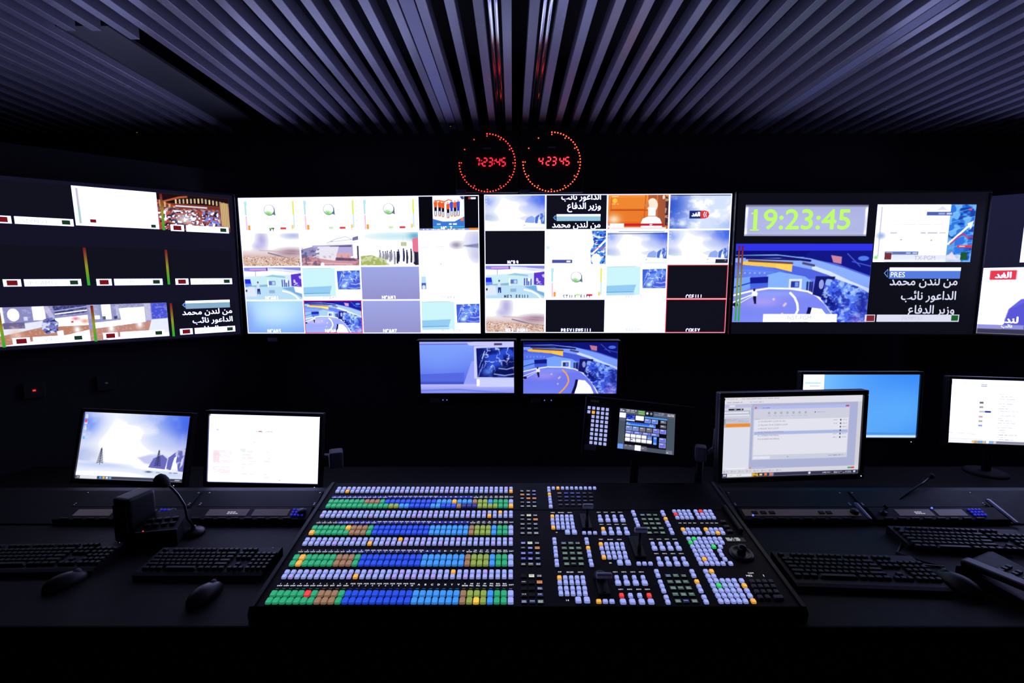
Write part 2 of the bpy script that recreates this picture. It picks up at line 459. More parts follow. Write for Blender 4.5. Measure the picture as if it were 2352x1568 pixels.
def t_rubble():
    im = Img(TW, TH_, W)
    im.poly([(.2, .38), (.9, .35), (.9, .72), (.2, .72)], (185, 175, 225)).poly([(0, .5), (.2, .42), (.3, .55), (.2, .75), (0, .75)], (150, 145, 190)).poly([(.5, .4), (.88, .38), (.88, .43), (.5, .43)], (90, 80, 130))
    im.line([(.45, .32), (.6, .2), (.78, .12), (.9, .22)], .02, (170, 180, 200)).line([(.5, .28), (.95, .2)], .02, (175, 180, 205)).poly([(.9, .15), (1, .1), (1, .22), (.9, .25)], (120, 120, 160)).line([(.48, .33), (1, .3)], .015, (190, 195, 215))
    im.poly([(0, .7), (1, .78), (1, 1), (0, 1)], (205, 150, 160)).poly([(.2, .75), (.3, .42), (.66, .42), (.58, .85)], (235, 232, 245)).poly([(.62, .62), (.86, .62), (.86, .76), (.6, .78)], (225, 170, 175))
    im.poly([(.6, .75), (.9, .78), (.98, .86), (.6, .84)], (95, 80, 120)).rect(.97, .4, 1, .82, (60, 60, 80)).line([(.1, .9), (.9, .96)], .03, (235, 190, 195))
    n = im.v > .45
    im.speck(n * np.clip((im.v - .6) * 4, 0, 1), 20, 14, 21, .62, (160, 95, 110), .6).speck((im.u < .32) * n * 1., 24, 16, 22, .6, (90, 85, 130), .7)
    im.ell(.36, .97, .03, .07, W)
    return im
def t_crowd():
    im = Img(TW, TH_, W); im.blob(.6, .12, .5, .12, (190, 235, 245), .8).blob(.95, .12, .12, .12, (70, 160, 200), .8)
    im.poly([(0, .72), (.2, .68), (.42, .84), (.5, 1), (0, 1)], (170, 185, 100)).speck((im.v > .7) * (im.u < .5) * 1., 30, 20, 4, .55, (220, 225, 190), .8)
    im.rect(.7, .3, .8, .42, (190, 205, 150)).line([(.74, .1), (.74, .42)], .01, (200, 210, 220))
    r = random.Random(9)
    for i in range(16):
        u = .34 + i * .041 + r.uniform(-.014, .014); s = (.1 + .02 * i / 2) * r.uniform(.8, 1.1); v = (.62 if i < 8 else .56) + r.uniform(-.04, .04)
        c = (90, 90, 120) if i < 7 else (25, 25, 50)
        if i in (9, 12): continue
        im.poly([(u - .012, v), (u + .016, v), (u + .024, v + s), (u + .014, v + 2 * s), (u - .016, v + 2 * s)], c, .9 if i >= 7 else .6).ell(u, v - .03, .012, .03, c)
    im.poly([(.9, .2), (1, .16), (1, .62), (.9, .58)], (235, 120, 150)).rect(.89, .62, .93, .9, W, .6).rect(.95, .6, 1, 1, (25, 25, 55), .9)
    return im
def t_storm():
    im = Img(TW, TH_, W)
    im.blob(1.0, .25, .22, .35, (190, 195, 235), .9).blob(.62, .4, .09, .1, (150, 140, 170), .9).line([(0, .47), (.4, .45)], .012, (185, 190, 215))
    im.poly([(.75, .42), (1, .36), (1, .5), (.8, .45)], (110, 115, 160), soft=.05).blob(.98, .7, .14, .25, (200, 200, 235), .9).rect(.35, .95, .36, .99, (90, 90, 110))
    return im
def t_wide():
    im = Img(TW, TH_, (215, 238, 255))
    im.poly([(0, 0), (1, 0), (1, .1), (.7, .2), (0, .1)], (150, 130, 235)).poly([(.1, .03), (.7, .02), (.7, .07), (.1, .09)], (225, 160, 220)).line([(0, .02), (1, .01)], .04, (120, 150, 245)).poly([(.42, .02), (1, .1), (1, .16), (.42, .1)], (225, 240, 255)).line([(.4, 0), (.41, .18)], .03, (60, 40, 170))
    im.poly([(0, .14), (.5, .1), (1, .18), (1, .26), (.8, .22), (0, .28)], (245, 250, 255)).line([(.2, .14), (.2, .26)], .02, (140, 160, 220)).poly([(.36, .28), (.5, .22), (.72, .28), (.72, .33)], (150, 205, 225))
    im.poly([(0, .36), (.1, .36), (.12, .58), (0, .6)], (35, 45, 235)).poly([(0, .5), (.12, .5), (.12, .58), (0, .6)], (110, 150, 255)).poly([(.11, .34), (.25, .28), (.56, .3), (.62, .38), (.62, .6), (.12, .6)], (205, 240, 248)).poly([(.12, .56), (.4, .52), (.4, .6), (.12, .62)], (135, 190, 215))
    im.rect(.42, .42, .54, .55, (95, 120, 210)).rect(.48, .44, .53, .54, (190, 215, 250)).rect(.4, .38, .42, .64, W)
    for u in (.65, .69, .72, .76): im.rect(u, .38 + .02 * (u > .7), u + .022, .62, (45, 60, 160), .8)
    im.ell(.74, .43, .02, .045, W).poly([(.82, .22), (1, .18), (1, .6), (.82, .58)], (95, 55, 210)).speck((im.u > .86) * (im.v > .26) * (im.v < .56) * 1., 16, 12, 6, .5, (215, 225, 255), .9)
    im.poly([(0, .6), (1, .6), (1, 1), (0, 1)], (190, 225, 250)).rect(.42, .7, .52, .8, (130, 165, 200), .7).poly([(.65, .64), (.86, .6), (1, .84), (1, .95), (.82, .76)], (120, 175, 225)).poly([(.86, .6), (1, .62), (1, .82), (.88, .76)], (240, 248, 255))
    im.line([(.66, .73), (.78, .78), (.88, .88), (.95, 1.02)], .04, W).poly([(0, .62), (.16, .6), (.2, .9), (0, .9)], (225, 235, 255)).ell(.02, .72, .015, .04, (40, 40, 80))
    im.rect(.205, .5, .255, .7, (215, 225, 250)).ell(.23, .46, .014, .03, (60, 70, 110)).poly([(.21, .66), (.26, .66), (.265, .83), (.245, .83), (.237, .72), (.225, .83), (.21, .83)], (30, 40, 130))
    return im
def t_globe(g=1, w=TW, h=TH_):
    """camera view of a curved wall and a large map screen; g>0 is the overexposed version on the multiviewer"""
    if g:
        im = Img(w, h, W); A, B_, Cc = (205, 246, 253), (150, 205, 245), (62, 95, 225)
        im.rect(0, .04, .57, .9, A).line([(0, .04), (.5, .03)], .012, (150, 180, 190)).poly([(0, .62), (.5, .58), (.47, .78), (0, .82)], B_).line([(0, .82), (.46, .8)], .03, (95, 165, 215)).poly([(0, .84), (.47, .82), (.47, .9), (0, .92)], (180, 225, 250), soft=.05)
        im.rect(0, .92, 1, 1, W)
        box = [(.6, .12), (1, .1), (1, .69), (.61, .69)]
    else:
        im = Img(w, h, (100, 120, 240)); im.grad(0, 0, .57, .8, (135, 165, 255), (85, 105, 235)); im.blob(.2, .25, .35, .4, (125, 165, 255), .6)
        im.rect(0, 0, 1, .06, (160, 165, 250)).line([(0, .055), (.55, .05)], .012, (70, 80, 190)).poly([(.5, .03), (.6, .0), (1, 0), (1, .1), (.53, .08)], (200, 200, 255)).rect(.79, .035, .875, .075, (70, 60, 110))
        im.poly([(0, .63), (.47, .6), (.46, .78), (0, .8)], (85, 105, 225)).poly([(.47, .78), (.55, .38), (.6, .38), (.6, .84), (.46, .83)], (150, 165, 250)).rect(0, .775, .46, .83, (65, 85, 205)).grad(0, .83, 1, 1, (190, 190, 255), (130, 140, 240))
        im.line([(0, .95), (.4, .93), (.9, 1)], .03, (115, 130, 235)).rect(.575, .09, 1, .72, (205, 210, 255)).rect(.6, .72, 1, .88, (205, 210, 255)).rect(.6, .73, .63, .86, (245, 245, 255))
        box = [(.6, .13), (1, .11), (1, .7), (.61, .69)]; Cc = (14, 22, 110)
    m = im.polymask(box); im.put(m, Cc)
    n = im.noise(9, 7, 12, 4); n2 = im.noise(5, 5, 14, 3)
    im.put(m * np.clip(.5 + (n2 - .5) / .1, 0, 1) * np.clip((im.u - .66) / .08, 0, 1) * .8, (120, 165, 255) if g else (50, 90, 235))
    im.put(m * np.clip(1 - np.abs(n - .5) / .035, 0, 1) * np.clip((im.u - .62) / .1, 0, 1) * np.clip((.62 - im.v) / .08 + .2, 0, 1), W if g else (205, 220, 255))
    im.blob(.72, .58, .05, .07, (225, 250, 255) if g else (95, 150, 255), 1 if g else .8)
    k = im.polymask([(.8, .5), (1, .38), (1, .66), (.78, .67)], soft=.08); im.put(k * .75, (70, 90, 220) if g else (8, 14, 80))
    im.line([(.84, .52), (.92, .54), (1, .5)], .022, W if g else (180, 200, 255), .7)
    for u, v in ((.63, .42), (.645, .5), (.66, .3), (.62, .6)): im.line([(u, v + .08), (u + .025, v - .06)], .012, (215, 235, 255) if g else (150, 180, 255), .8)
    im.line([(.66, .33), (.69, .19)], .012, (215, 235, 255)).line([(.79, .63), (.9, .66), (1, .63)], .02, (200, 220, 255), .7)
    return im
def t_track(w=TW, h=TH_, g=1.0, arc=(250, 165, 70), band=True):
    """studio from a high camera: round floor, arc, curved map wall"""
    im = Img(w, h, (96, 112, 235))
    im.rect(0, 0, 1, .36, (70, 90, 215)).rect(0, 0, 1, .08, (10, 14, 105))
    im.poly([(.55, 0), (1, 0), (1, .32), (.75, .17), (.5, .09)], (14, 20, 120)).poly([(.7, .06), (.78, .08), (.78, .17), (.72, .15)], (190, 120, 150)).line([(.82, .04), (.92, .2)], .01, (70, 90, 220)).ell(.94, .1, .04, .03, (70, 110, 230)).line([(.86, .14), (1, .2)], .012, (60, 80, 210))
    im.poly([(0, .06), (.3, .05), (.55, .1), (.8, .22), (1, .34), (1, .52), (.85, .42), (.62, .26), (.42, .19), (0, .15)], (125, 160, 255)).line([(0, .08), (.32, .08), (.55, .13)], .03, (14, 18, 95)).line([(.08, .1), (.5, .12)], .02, (20, 20, 90))
    im.line([(.58, .22), (.7, .29), (.85, .41), (1, .51)], .05, (205, 225, 255))
    im.poly([(.04, .15), (.12, .12), (.42, .17), (.42, .27), (.3, .22), (.05, .18)], (245, 190, 75)).line([(.1, .13), (.42, .16)], .025, (95, 60, 60)).line([(.5, .16), (.58, .19)], .03, (70, 60, 110)).poly([(.3, .17), (.42, .19), (.42, .27), (.3, .22)], (255, 200, 80))
    im.poly([(0, .19), (.2, .2), (.38, .27), (.2, .28), (0, .25)], (80, 110, 235))
    for i in range(6): im.ell(.04 + .036 * i, .285, .006, .01, (235, 240, 255))
    im.poly([(0, .24), (.1, .24), (.3, .27), (.25, .34), (0, .33)], (95, 130, 250), .6).poly([(.24, .31), (.33, .27), (.52, .33), (.58, .4), (.56, .5), (.24, .5)], (120, 165, 255))
    im.poly([(0, .35), (.12, .33), (.12, .48), (0, .55)], (105, 150, 250)).line([(0, .47), (.12, .41)], .015, (30, 50, 170)).poly([(.115, .345), (.25, .33), (.25, .475), (.125, .5)], (16, 24, 130)).poly([(.12, .42), (.25, .41), (.25, .475), (.125, .5)], (60, 90, 220)).line([(.12, .51), (.25, .48)], .02, (255, 150, 130))
    im.rect(.405, .36, .5, .5, (215, 225, 255)).rect(.42, .39, .482, .47, (30, 50, 150)).rect(.45, .4, .475, .46, (110, 140, 235))
    for u in (.535, .555, .57): im.rect(u, .42, u + .014, .54, (24, 30, 105)); im.ell(u + .007, .41, .008, .018, (30, 40, 110))
    im.poly([(0, .56), (.13, .5), (.3, .47), (.5, .5), (.62, .57), (.72, .74), (.8, 1), (0, 1)], (110, 122, 240)).grad(0, .999, 1, 1, (0, 0, 0), (0, 0, 0), a=0)
    im.blob(.22, .65, .14, .07, (190, 160, 245), .55).blob(.3, .55, .25, .05, (140, 160, 255), .6).blob(.2, 1, .3, .15, (120, 135, 250), .6)
    im.line([(0, .57), (.13, .515), (.26, .48), (.42, .485), (.55, .52), (.62, .58), (.68, .67), (.74, .8), (.8, 1)], .022, (235, 240, 255)).line([(0, .72), (.08, .64), (.14, .58)], .012, (215, 222, 255)).line([(0, .66), (.14, .56)], .014, (235, 238, 255))
    im.poly([(.6, .325), (.745, .33), (.72, .48), (.66, .6), (.585, .56)], (18, 22, 100)).ell(.645, .43, .018, .06, (170, 180, 255), .8)
    wall_ = im.polymask([(.68, .36), (.78, .38), (.92, .46), (1, .54), (1, 1), (.82, 1), (.72, .76), (.65, .62)])
    im.put(wall_, (58, 88, 225)); n = im.noise(16, 10, 31, 4); n2 = im.noise(6, 5, 33, 3)
    im.put(wall_ * np.clip(.5 + (n2 - .52) / .12, 0, 1) * .8, (95, 140, 255)).put(wall_ * np.clip(1 - np.abs(n - .5) / .04, 0, 1) * .75, (190, 210, 255)).put(wall_ * np.clip(.5 + (n - .6) / .06, 0, 1) * np.clip((.86 - im.u) / .12, 0, 1), (16, 22, 110)); n3 = im.noise(34, 22, 35, 2)
    im.put(wall_ * np.clip(.5 + (n3 - .62) / .08, 0, 1) * .75, (24, 34, 150)).put(wall_ * np.clip(.5 + (.36 - n3) / .08, 0, 1) * .7, (170, 200, 255))
    im.blob(.96, .7, .05, .16, (20, 26, 130), .8).blob(.93, .95, .07, .1, (165, 130, 225), .6).line([(.8, .8), (.9, 1)], .03, (90, 120, 250), .6)
    im.line([(.42, .54), (.455, .6), (.478, .68), (.485, .76), (.465, .84), (.43, .92), (.375, 1.02)], .028, arc)
    im.poly([(.56, .72), (.59, .73), (.575, .86), (.55, 1), (.515, 1), (.545, .85)], (14, 16, 70)).poly([(.588, .73), (.66, .745), (.72, .86), (.755, 1), (.55, 1), (.575, .86)], W)
    im.poly([(.135, .53), (.165, .5), (.18, .55), (.17, .6), (.14, .59)], (235, 238, 255)).poly([(.145, .58), (.17, .58), (.172, .68), (.158, .68), (.148, .62)], (18, 18, 60)).ell(.152, .5, .009, .02, (40, 40, 80)).ell(.018, .69, .02, .025, (14, 14, 60))
    for u, v in ((.38, .7), (.39, .68), (.37, .81), (.3, .62)): im.blob(u, v, .008, .014, (255, 215, 180))
    if g > 1: im.a = np.clip(1 - (1 - im.a) ** g, 0, 1) * (1, 1, 1)
    return im
def t_hills(over=1, w=TW, h=TH_, label=False):
    """snowy hills under a bright burst of cloud"""
    im = Img(w, h, W)
    im.blob(1.02, .05, .3, .42, (40, 75, 225), 1).blob(1.0, .0, .5, .25, (90, 130, 245), .6).blob(.0, .15, .16, .25, (70, 110, 240), .9 if not over else .7).blob(.02, .68, .16, .16, (130, 150, 225), .7).blob(.75, .4, .14, .12, (190, 205, 250), .6)
    n = im.noise(5, 4, 3, 4)
    im.put(np.clip((n - .5) * 4, 0, 1) * np.clip(1.2 - np.hypot((im.u - .42) / .5, (im.v - .35) / .6), 0, .5), W)
    k = .45 if over else 1
    c1 = (150, 175, 245) if over else (105, 105, 190)
    im.poly([(.55, .66), (.66, .61), (.78, .6), (.88, .68), (.8, .78), (.62, .74)], (185, 190, 240), .8 if not over else .3, soft=.04)
    im.poly([(.66, .8), (.7, .66), (.78, .6), (.83, .66), (.82, .82)], c1).poly([(.83, .82), (.84, .64), (.92, .53), (1, .48), (1, .85)], (70, 110, 215) if over else c1)
    m = im.polymask([(.83, .82), (.84, .64), (.92, .53), (1, .48), (1, .85)])
    im.speck(m, 22, 12, 9, .6, W, .6).poly([(.875, .83), (.885, .72), (.895, .64), (.92, .6), (.915, .7), (.93, .76), (.945, .84)], W, .9).poly([(.955, .8), (.965, .66), (.985, .6), (.98, .74)], W, .7)
    im.poly([(0, .73), (.3, .77), (.6, .83), (1, .86), (1, 1), (0, 1)], (228, 236, 255) if not over else W, soft=.03)
    if not over:
        im.blob(.2, .79, .3, .04, (190, 205, 245), .8).blob(.85, .9, .25, .05, (190, 205, 240), .7).blob(.3, .93, .4, .05, W)
        for u, s in ((.205, 1), (.745, 1.05)):
            for i in range(9):
                v = .54 + i * .025 * s; d = .006 + i * .0028
                im.line([(u - d, v + .02), (u, v), (u + d, v + .018)], .011, (40, 40, 70), .85)
            im.line([(u, .53), (u, .78)], .008, (45, 45, 75))
        im.blob(.67, .865, .03, .012, (40, 50, 100), .9).dashes(.74, .86, .95, .88, 1, (70, 75, 120), 3, .7)
    else:
        im.blob(.1, .74, .1, .05, (190, 225, 240), .5).ell(.66, .87, .012, .012, (80, 100, 140)).rect(.63, .93, 1, 1, (225, 240, 255), .7)
    for i in range(4): im.rect(.012, .05 + .09 * i, .035, .1 + .09 * i, (205, 215, 250))
    return im
def t_statue():
    im = Img(TW, TH_, (235, 125, 45)); n = im.noise(4, 9, 2)
    im.grad(0, 0, 1, 1, (250, 150, 60), (225, 100, 30)).rect(.05, .08, .6, .42, (240, 135, 50)).line([(.04, .45), (.65, .45)], .03, (190, 70, 25)).line([(.05, .1), (.05, .42), (.6, .42)], .02, (205, 85, 30)).rect(.08, .5, .55, .78, (235, 125, 45)).line([(.62, 0), (.6, .8)], .03, (205, 90, 40))
    im.grad(.66, 0, .95, 1, (190, 95, 50), (160, 85, 55), True).rect(.8, 0, .82, .8, (215, 120, 70)).rect(.95, .05, 1, .9, (70, 45, 60)).speck((im.u > .94) * 1., 20, 14, 5, .6, (190, 150, 110))
    im.blob(.1, .72, .1, .14, (255, 235, 200), .9).ell(.73, .3, .09, .2, (255, 238, 215)).rect(.665, .38, .79, .62, (255, 250, 240)).poly([(.55, .82), (.58, .7), (.66, .64), (.8, .64), (.86, .7), (.9, .85), (.9, .95), (.55, .95)], W).poly([(.6, .3), (.66, .16), (.68, .34), (.64, .4)], (215, 130, 80)).ell(.915, .07, .02, .06, (255, 235, 200))
    im.rect(.06, .04, .17, .06, (255, 240, 200)).ell(.11, .17, .04, .07, (255, 200, 60)).dashes(.06, .25, .17, .28, 1, W, 4, ch=.02)
    im.rect(0, .84, .27, .96, (255, 250, 250)).rect(.27, .84, .93, .91, (205, 30, 40)).dashes(.3, .85, .88, .9, 1, W, 5, ch=.02).rect(.02, .95, .97, 1, (250, 235, 235)).rect(0, .84, .04, .9, (235, 140, 120))
    return im
def t_logo():
    im = Img(TW, TH_, (215, 228, 255)); n = im.noise(5, 4, 18, 4)
    im.grad(0, 0, .5, 1, (70, 105, 220), (215, 230, 255), True).put(np.clip((n - .45) * 5, 0, 1) * .8, W).blob(0, .3, .2, .3, (50, 85, 205), .8).blob(.1, 1, .2, .15, (70, 110, 220), .7).blob(1, .9, .2, .2, (160, 185, 245), .7).blob(.22, .84, .07, .1, (235, 242, 255)).rect(0, 0, 1, .025, (30, 30, 60))
    im.rect(.325, .47, .53, .7, (30, 45, 120)).ell(.575, .58, .065, .115, (225, 55, 55)).rect(.51, .47, .58, .7, (225, 55, 55)).line([(.625, .5), (.645, .58), (.625, .66)], .025, (225, 55, 55))
    im.line([(.575, .51), (.56, .58), (.575, .65)], .02, W).line([(.605, .52), (.592, .58), (.605, .64)], .018, W)
    return im
def t_desk(big=False):
    im = Img(TW, TH_, W); m = im.polymask([(.76, 0), (1, 0), (1, 1), (.76, 1), (.74, .6), (.8, .4)])
    im.put(m, (70, 140, 235)).speck(m, 18, 16, 41, .56, W, .9, soft=.1).speck(m, 22, 18, 43, .66, (25, 50, 170), .9)
    for i in range(5): im.line([(.8, .1 + i * .18), (1, .02 + i * .18)], .015, (40, 90, 215), .8)
    im.line([(.77, .7), (1, .28)], .05, W).line([(.8, .6), (.86, .5), (.93, .55), (1, .45)], .03, (220, 70, 110), .7).rect(.1, .87, .44, .97, (75, 85, 170)).dashes(.11, .88, .43, .96, 1, W, 2, ch=.03)
    im.ell(.84, .85, .08, .16, W).rect(.0, .45, .06, .56, (205, 240, 250), .8)
    return im
def t_parliament():
    im = Img(TW, TH_, (120, 50, 40)); n = im.noise(30, 20, 51, 2)
    im.rect(0, 0, 1, .25, (25, 14, 18)).line([(0, .28), (.3, .08), (.4, .05)], .05, (190, 90, 60)).line([(0, .2), (.25, .35)], .05, (170, 70, 50))
    for i in range(14): im.rect(.24 + i * .052, .06 + .08 * abs(i - 7) / 7, .262 + i * .052, .2 + .06 * abs(i - 7) / 7, (215, 190, 150) if i % 3 else (250, 215, 150))
    for i in range(4): im.rect(.03 + .06 * i, .18 + .05 * i, .055 + .06 * i, .38, (220, 180, 130))
    im.rect(.24, .3, .68, .34, (240, 235, 255)).poly([(.86, .12), (.98, .15), (1, .9), (.88, .8)], (170, 130, 80))
    for i in range(5): im.rect(.88 + .025 * i, .15, .893 + .025 * i, .85, (240, 215, 160), .8)
    b = np.clip((im.v - .34) * 8, 0, 1) * np.clip((.88 - im.u) * 20, 0, 1)
    im.put(b * .7, (150, 75, 65))
    im.speck(b, 34, 22, 52, .5, W, .95, 1).speck(b, 40, 26, 53, .6, (30, 25, 60), .95, 1).speck(b, 26, 18, 54, .62, (185, 80, 60), .9, 1).speck(b * (im.u > .6), 30, 20, 55, .58, (120, 140, 235), .9, 1)
    im.blob(.36, .68, .13, .14, W, .8)
    return im
def t_room(v):
    im = Img(TW, TH_, (150, 150, 200))
    if v == 0:
        im.rect(0, 0, 1, .5, (140, 140, 195)).rect(.03, 0, .1, .42, W).ell(.2, .2, .06, .16, W).rect(.4, 0, .53, .36, W).rect(.3, .26, .34, .36, (215, 220, 255)).line([(.55, .05), (.6, .3)], .1, (190, 185, 220))
        im.poly([(0, .5), (.5, .38), (.6, .5), (0, .75)], (235, 238, 255)).rect(.08, .4, .3, .56, (110, 100, 140)).poly([(.62, 0), (1, 0), (1, .2), (.64, .26)], (60, 60, 120)).line([(.64, .14), (1, .04)], .03, (170, 180, 230)).line([(.64, .22), (1, .14)], .03, W)
        im.poly([(.63, .33), (1, .27), (1, .55), (.63, .6)], W).blob(.86, .36, .04, .04, (240, 120, 140)).blob(.96, .44, .04, .05, (250, 160, 120)).rect(.8, .42, .83, .47, (230, 70, 60))
        im.poly([(0, .75), (.5, .55), (1, .55), (1, .82), (0, 1)], (190, 130, 105)).poly([(0, 1), (.6, .85), (1, .68), (1, 1)], W).blob(.2, .72, .06, .16, (240, 200, 180), .8).blob(.86, .66, .04, .1, W)
        m = im.polymask([(.5, .35), (.6, .3), (.66, .45), (.64, .7), (.52, .74), (.47, .6)]); im.put(m, (110, 115, 190)).speck(m, 24, 20, 7, .5, (50, 50, 110)).speck(m, 24, 20, 8, .62, (215, 220, 255))
        im.poly([(.63, .68), (.7, .66), (.7, .9), (.67, .82), (.64, .9)], W)
    else:
        im.rect(.02, 0, .14, .3, (160, 160, 205)).rect(.17, 0, .28, .42, W).rect(.34, .02, .38, .4, (185, 185, 220)).rect(.08, .3, .14, .4, W).rect(.17, .33, .21, .42, (60, 70, 100)).rect(.31, .33, .35, .42, (60, 70, 110))
        im.poly([(.38, .12), (.7, .1), (.7, .58), (.4, .6)], W).rect(.7, 0, .78, .5, (190, 190, 225)).poly([(.79, 0), (1, 0), (1, .46), (.79, .46)], (75, 85, 215)).poly([(.05, .5), (.4, .45), (.4, .6), (.05, .66)], W)
        im.poly([(0, .68), (.4, .6), (.78, .52), (.72, .95), (0, 1)], (195, 140, 125)).poly([(.78, .48), (1, .46), (1, 1), (.7, 1)], (235, 240, 255)).blob(.26, .68, .04, .12, W).blob(.62, .6, .04, .12, W).poly([(.2, .95), (1, .88), (1, 1), (.2, 1)], W)
    im.speck(np.ones_like(im.u), 40, 24, 66, .66, (225, 225, 250), .3)
    return im
def t_chart(w=190, h=108):
    im = Img(w, h, W)
    m = im.polymask([(.745, 0), (1, 0), (1, 1), (.745, 1)]); im.put(m, (45, 120, 230)).speck(m, 16, 10, 61, .55, (130, 200, 255), .8, soft=.1).speck(m, 14, 12, 62, .62, (14, 60, 170), .9, soft=.1)
    for i in range(6): im.put(m, im.a * 255) and im.line([(.76, .16 + i * .15), (1, .05 + i * .15)], .008, (150, 215, 255), .8)
    im.poly([(.745, .55), (.82, .62), (.82, .95), (.745, 1)], (110, 180, 240), .7).line([(.755, .68), (.97, .33)], .035, W).poly([(.99, .28), (.93, .33), (.97, .42)], W).line([(.78, .68), (.85, .56), (.9, .5), (.95, .58), (1, .56)], .035, (200, 60, 110), .7).rect(.85, .705, 1, .745, (235, 50, 50)).dashes(.87, .71, .93, .74, 1, W, 4, ch=.02).rect(.93, .07, .96, .1, (235, 90, 110))
    im.poly([(.6, .1), (.66, .02), (.72, .1)], (225, 228, 250)).rect(.505, .125, .77, .19, (75, 100, 175)).dashes(.52, .13, .76, .185, 1, (215, 225, 250), 6, ch=.015).rect(.04, .04, .055, .9, (205, 205, 230)).blob(.06, .54, .04, .05, (150, 180, 235))
    im.dashes(.18, .33, .72, .36, 1, (215, 220, 230), 9, ch=.02, fill=.4).dashes(.15, .46, .72, .52, 1, (205, 208, 220), 10, ch=.015, fill=.5).rect(.115, .815, .46, .87, (95, 120, 190)).dashes(.13, .82, .45, .865, 1, (190, 210, 240), 3, ch=.02)
    im.poly([(.74, .93), (.8, .82), (.87, .97)], (245, 215, 225)).grad(.12, .87, .9, 1, (225, 232, 255), (235, 240, 255), a=.8).rect(.57, .61, .59, .63, (150, 160, 180)).rect(.26, .6, .28, .62, (160, 165, 185)).blob(.03, .92, .02, .03, (130, 225, 120))
    return im
def t_news(w=60, h=110):
    """left part of a news picture: presenter in a blue suit, ticker below"""
    im = Img(150, 110, W)
    im.rect(.045, .04, .215, .18, (235, 60, 80)).rect(.06, .06, .2, .16, (230, 60, 80))
    im.poly([(.16, .92), (.19, .62), (.26, .47), (.47, .38), (.6, .36), (.75, .38), (.95, .46), (1, .95), (.16, .95)], (105, 100, 235)).poly([(.3, .5), (.34, .95), (.16, .95), (.2, .62)], (90, 88, 215)).poly([(.5, .38), (.6, .9), (.7, .38)], W).poly([(.58, .42), (.63, .42), (.64, .8), (.6, .88), (.57, .8)], (70, 70, 160))
    im.ell(.6, .18, .09, .2, (215, 165, 150)).ell(.6, .06, .1, .1, (70, 60, 70))
    im.rect(0, .86, 1, .925, (150, 150, 225)).rect(0, .925, 1, 1, (58, 58, 84)).rect(.3, .865, .75, .915, (35, 30, 60)).rect(.32, .87, .73, .885, W, .8)
    return im

# ------------------------------------------------------------------ a wall display: housing, bezel frame, screen, wall mount
DW, DH = 1.43, .805
def display(name, label, M, base, w=DW, h=DH, bz=.013, wallgap=.12, group=None, plate=None):
    r = thing(name, label, 'display', M, group)
    b = MB(); b.box(0, .032, 0, w + 2 * bz, .05, h + 2 * bz, .006); b.box(0, .07, 0, w * .7, .03, h * .6, .01); b.build('housing', BLACK, r)
    f = MB()
    for sx, sz, cx, cz in ((w + 2 * bz, bz, 0, (h + bz) / 2), (w + 2 * bz, bz, 0, -(h + bz) / 2), (bz, h, (w + bz) / 2, 0), (bz, h, -(w + bz) / 2, 0)):
        f.box(cx, .002, cz, sx, .016, sz, .003)
    f.build('bezel', BEZEL, r)
    MB().box(0, .085 + wallgap / 2 - .02, 0, .4, wallgap, .3).build('wall_mount', MATTE, r)
    s = Pic(); s.img(base, -w / 2, -h / 2, w / 2, h / 2)
    if plate: MB().box(plate[0], -.007, plate[1], .06, .004, .022, .001).build('label_plate', TAPE, r)
    return r, s

def meter(s, x, z0, z1, wd=.011):
    im = Img(3, 24, (0, 0, 0)); im.grad(0, 0, 1, .5, (120, 25, 35), (150, 150, 40)).grad(0, .5, 1, 1, (150, 150, 40), (40, 175, 50)); s.img(im, x, z0, x + wd, z1, .0009)
DK = (16, 16, 27)
def tally(s, x0, x1, z, h=.034, txt='', red=True, col=(250, 250, 255)):
    s.quad(x0 + (.07 if red else 0), z, x1, z + h, col, .0008)
    s.quad(x1 - .042, z + h * .2, x1 - .012, z + h * .8, (25, 60, 30), .001)
    if red: s.quad(x0, z, x0 + .06, z + h, col, .0008); s.quad(x0 + .012, z + h * .15, x0 + .048, z + h * .85, (120, 20, 25), .001)
    if txt: s.text(txt, (x0 + x1) / 2, z + h * .22, h * .72, (205, 205, 222), off=.0011)

def prompter(s, x0, z0, x1, z1, lines, bar=None, dim=W, size=.16, bold=.022, right=.93):
    w_, h_ = x1 - x0, z1 - z0
    for t, v in lines:
        s.text(arabic(t), x0 + w_ * right, z1 - h_ * v, h_ * size * 1.25, dim, bold, 'r', .0009, z0 + .002, z1 - .002)
    if bar:
        v0, v1, c, u0, u1 = bar
        s.quad(x0 + w_ * u0, z1 - h_ * v1, x0 + w_ * u1, z1 - h_ * v0, c, .001); s.quad(x0 + w_ * u0, z1 - h_ * (v0 + (v1 - v0) * .3), x0 + w_ * u1, z1 - h_ * v0, W, .0012)
        xm, zm = x0 + w_ * (u0 - .05), z1 - h_ * (v0 + v1) / 2; d = h_ * .06
        for k in range(3):
            a, e = [(xm, zm), (xm + d, zm + d * 1.1), (xm + d, zm - d * 1.1)][k], [(xm + d, zm + d * 1.1), (xm + d, zm - d * 1.1), (xm, zm)][k]
            s.quad(min(a[0], e[0]) - .001, min(a[1], e[1]) - .002, max(a[0], e[0]) + .001, max(a[1], e[1]) + .002, (110, 160, 240), .001) if abs(a[0] - e[0]) < 1e-6 else None
            if abs(a[0] - e[0]) > 1e-6:
                for j in range(8):
                    q = j / 8; s.quad(a[0] + (e[0] - a[0]) * q - .002, a[1] + (e[1] - a[1]) * q - .002, a[0] + (e[0] - a[0]) * q + .002, a[1] + (e[1] - a[1]) * q + .002, (110, 160, 240), .001)

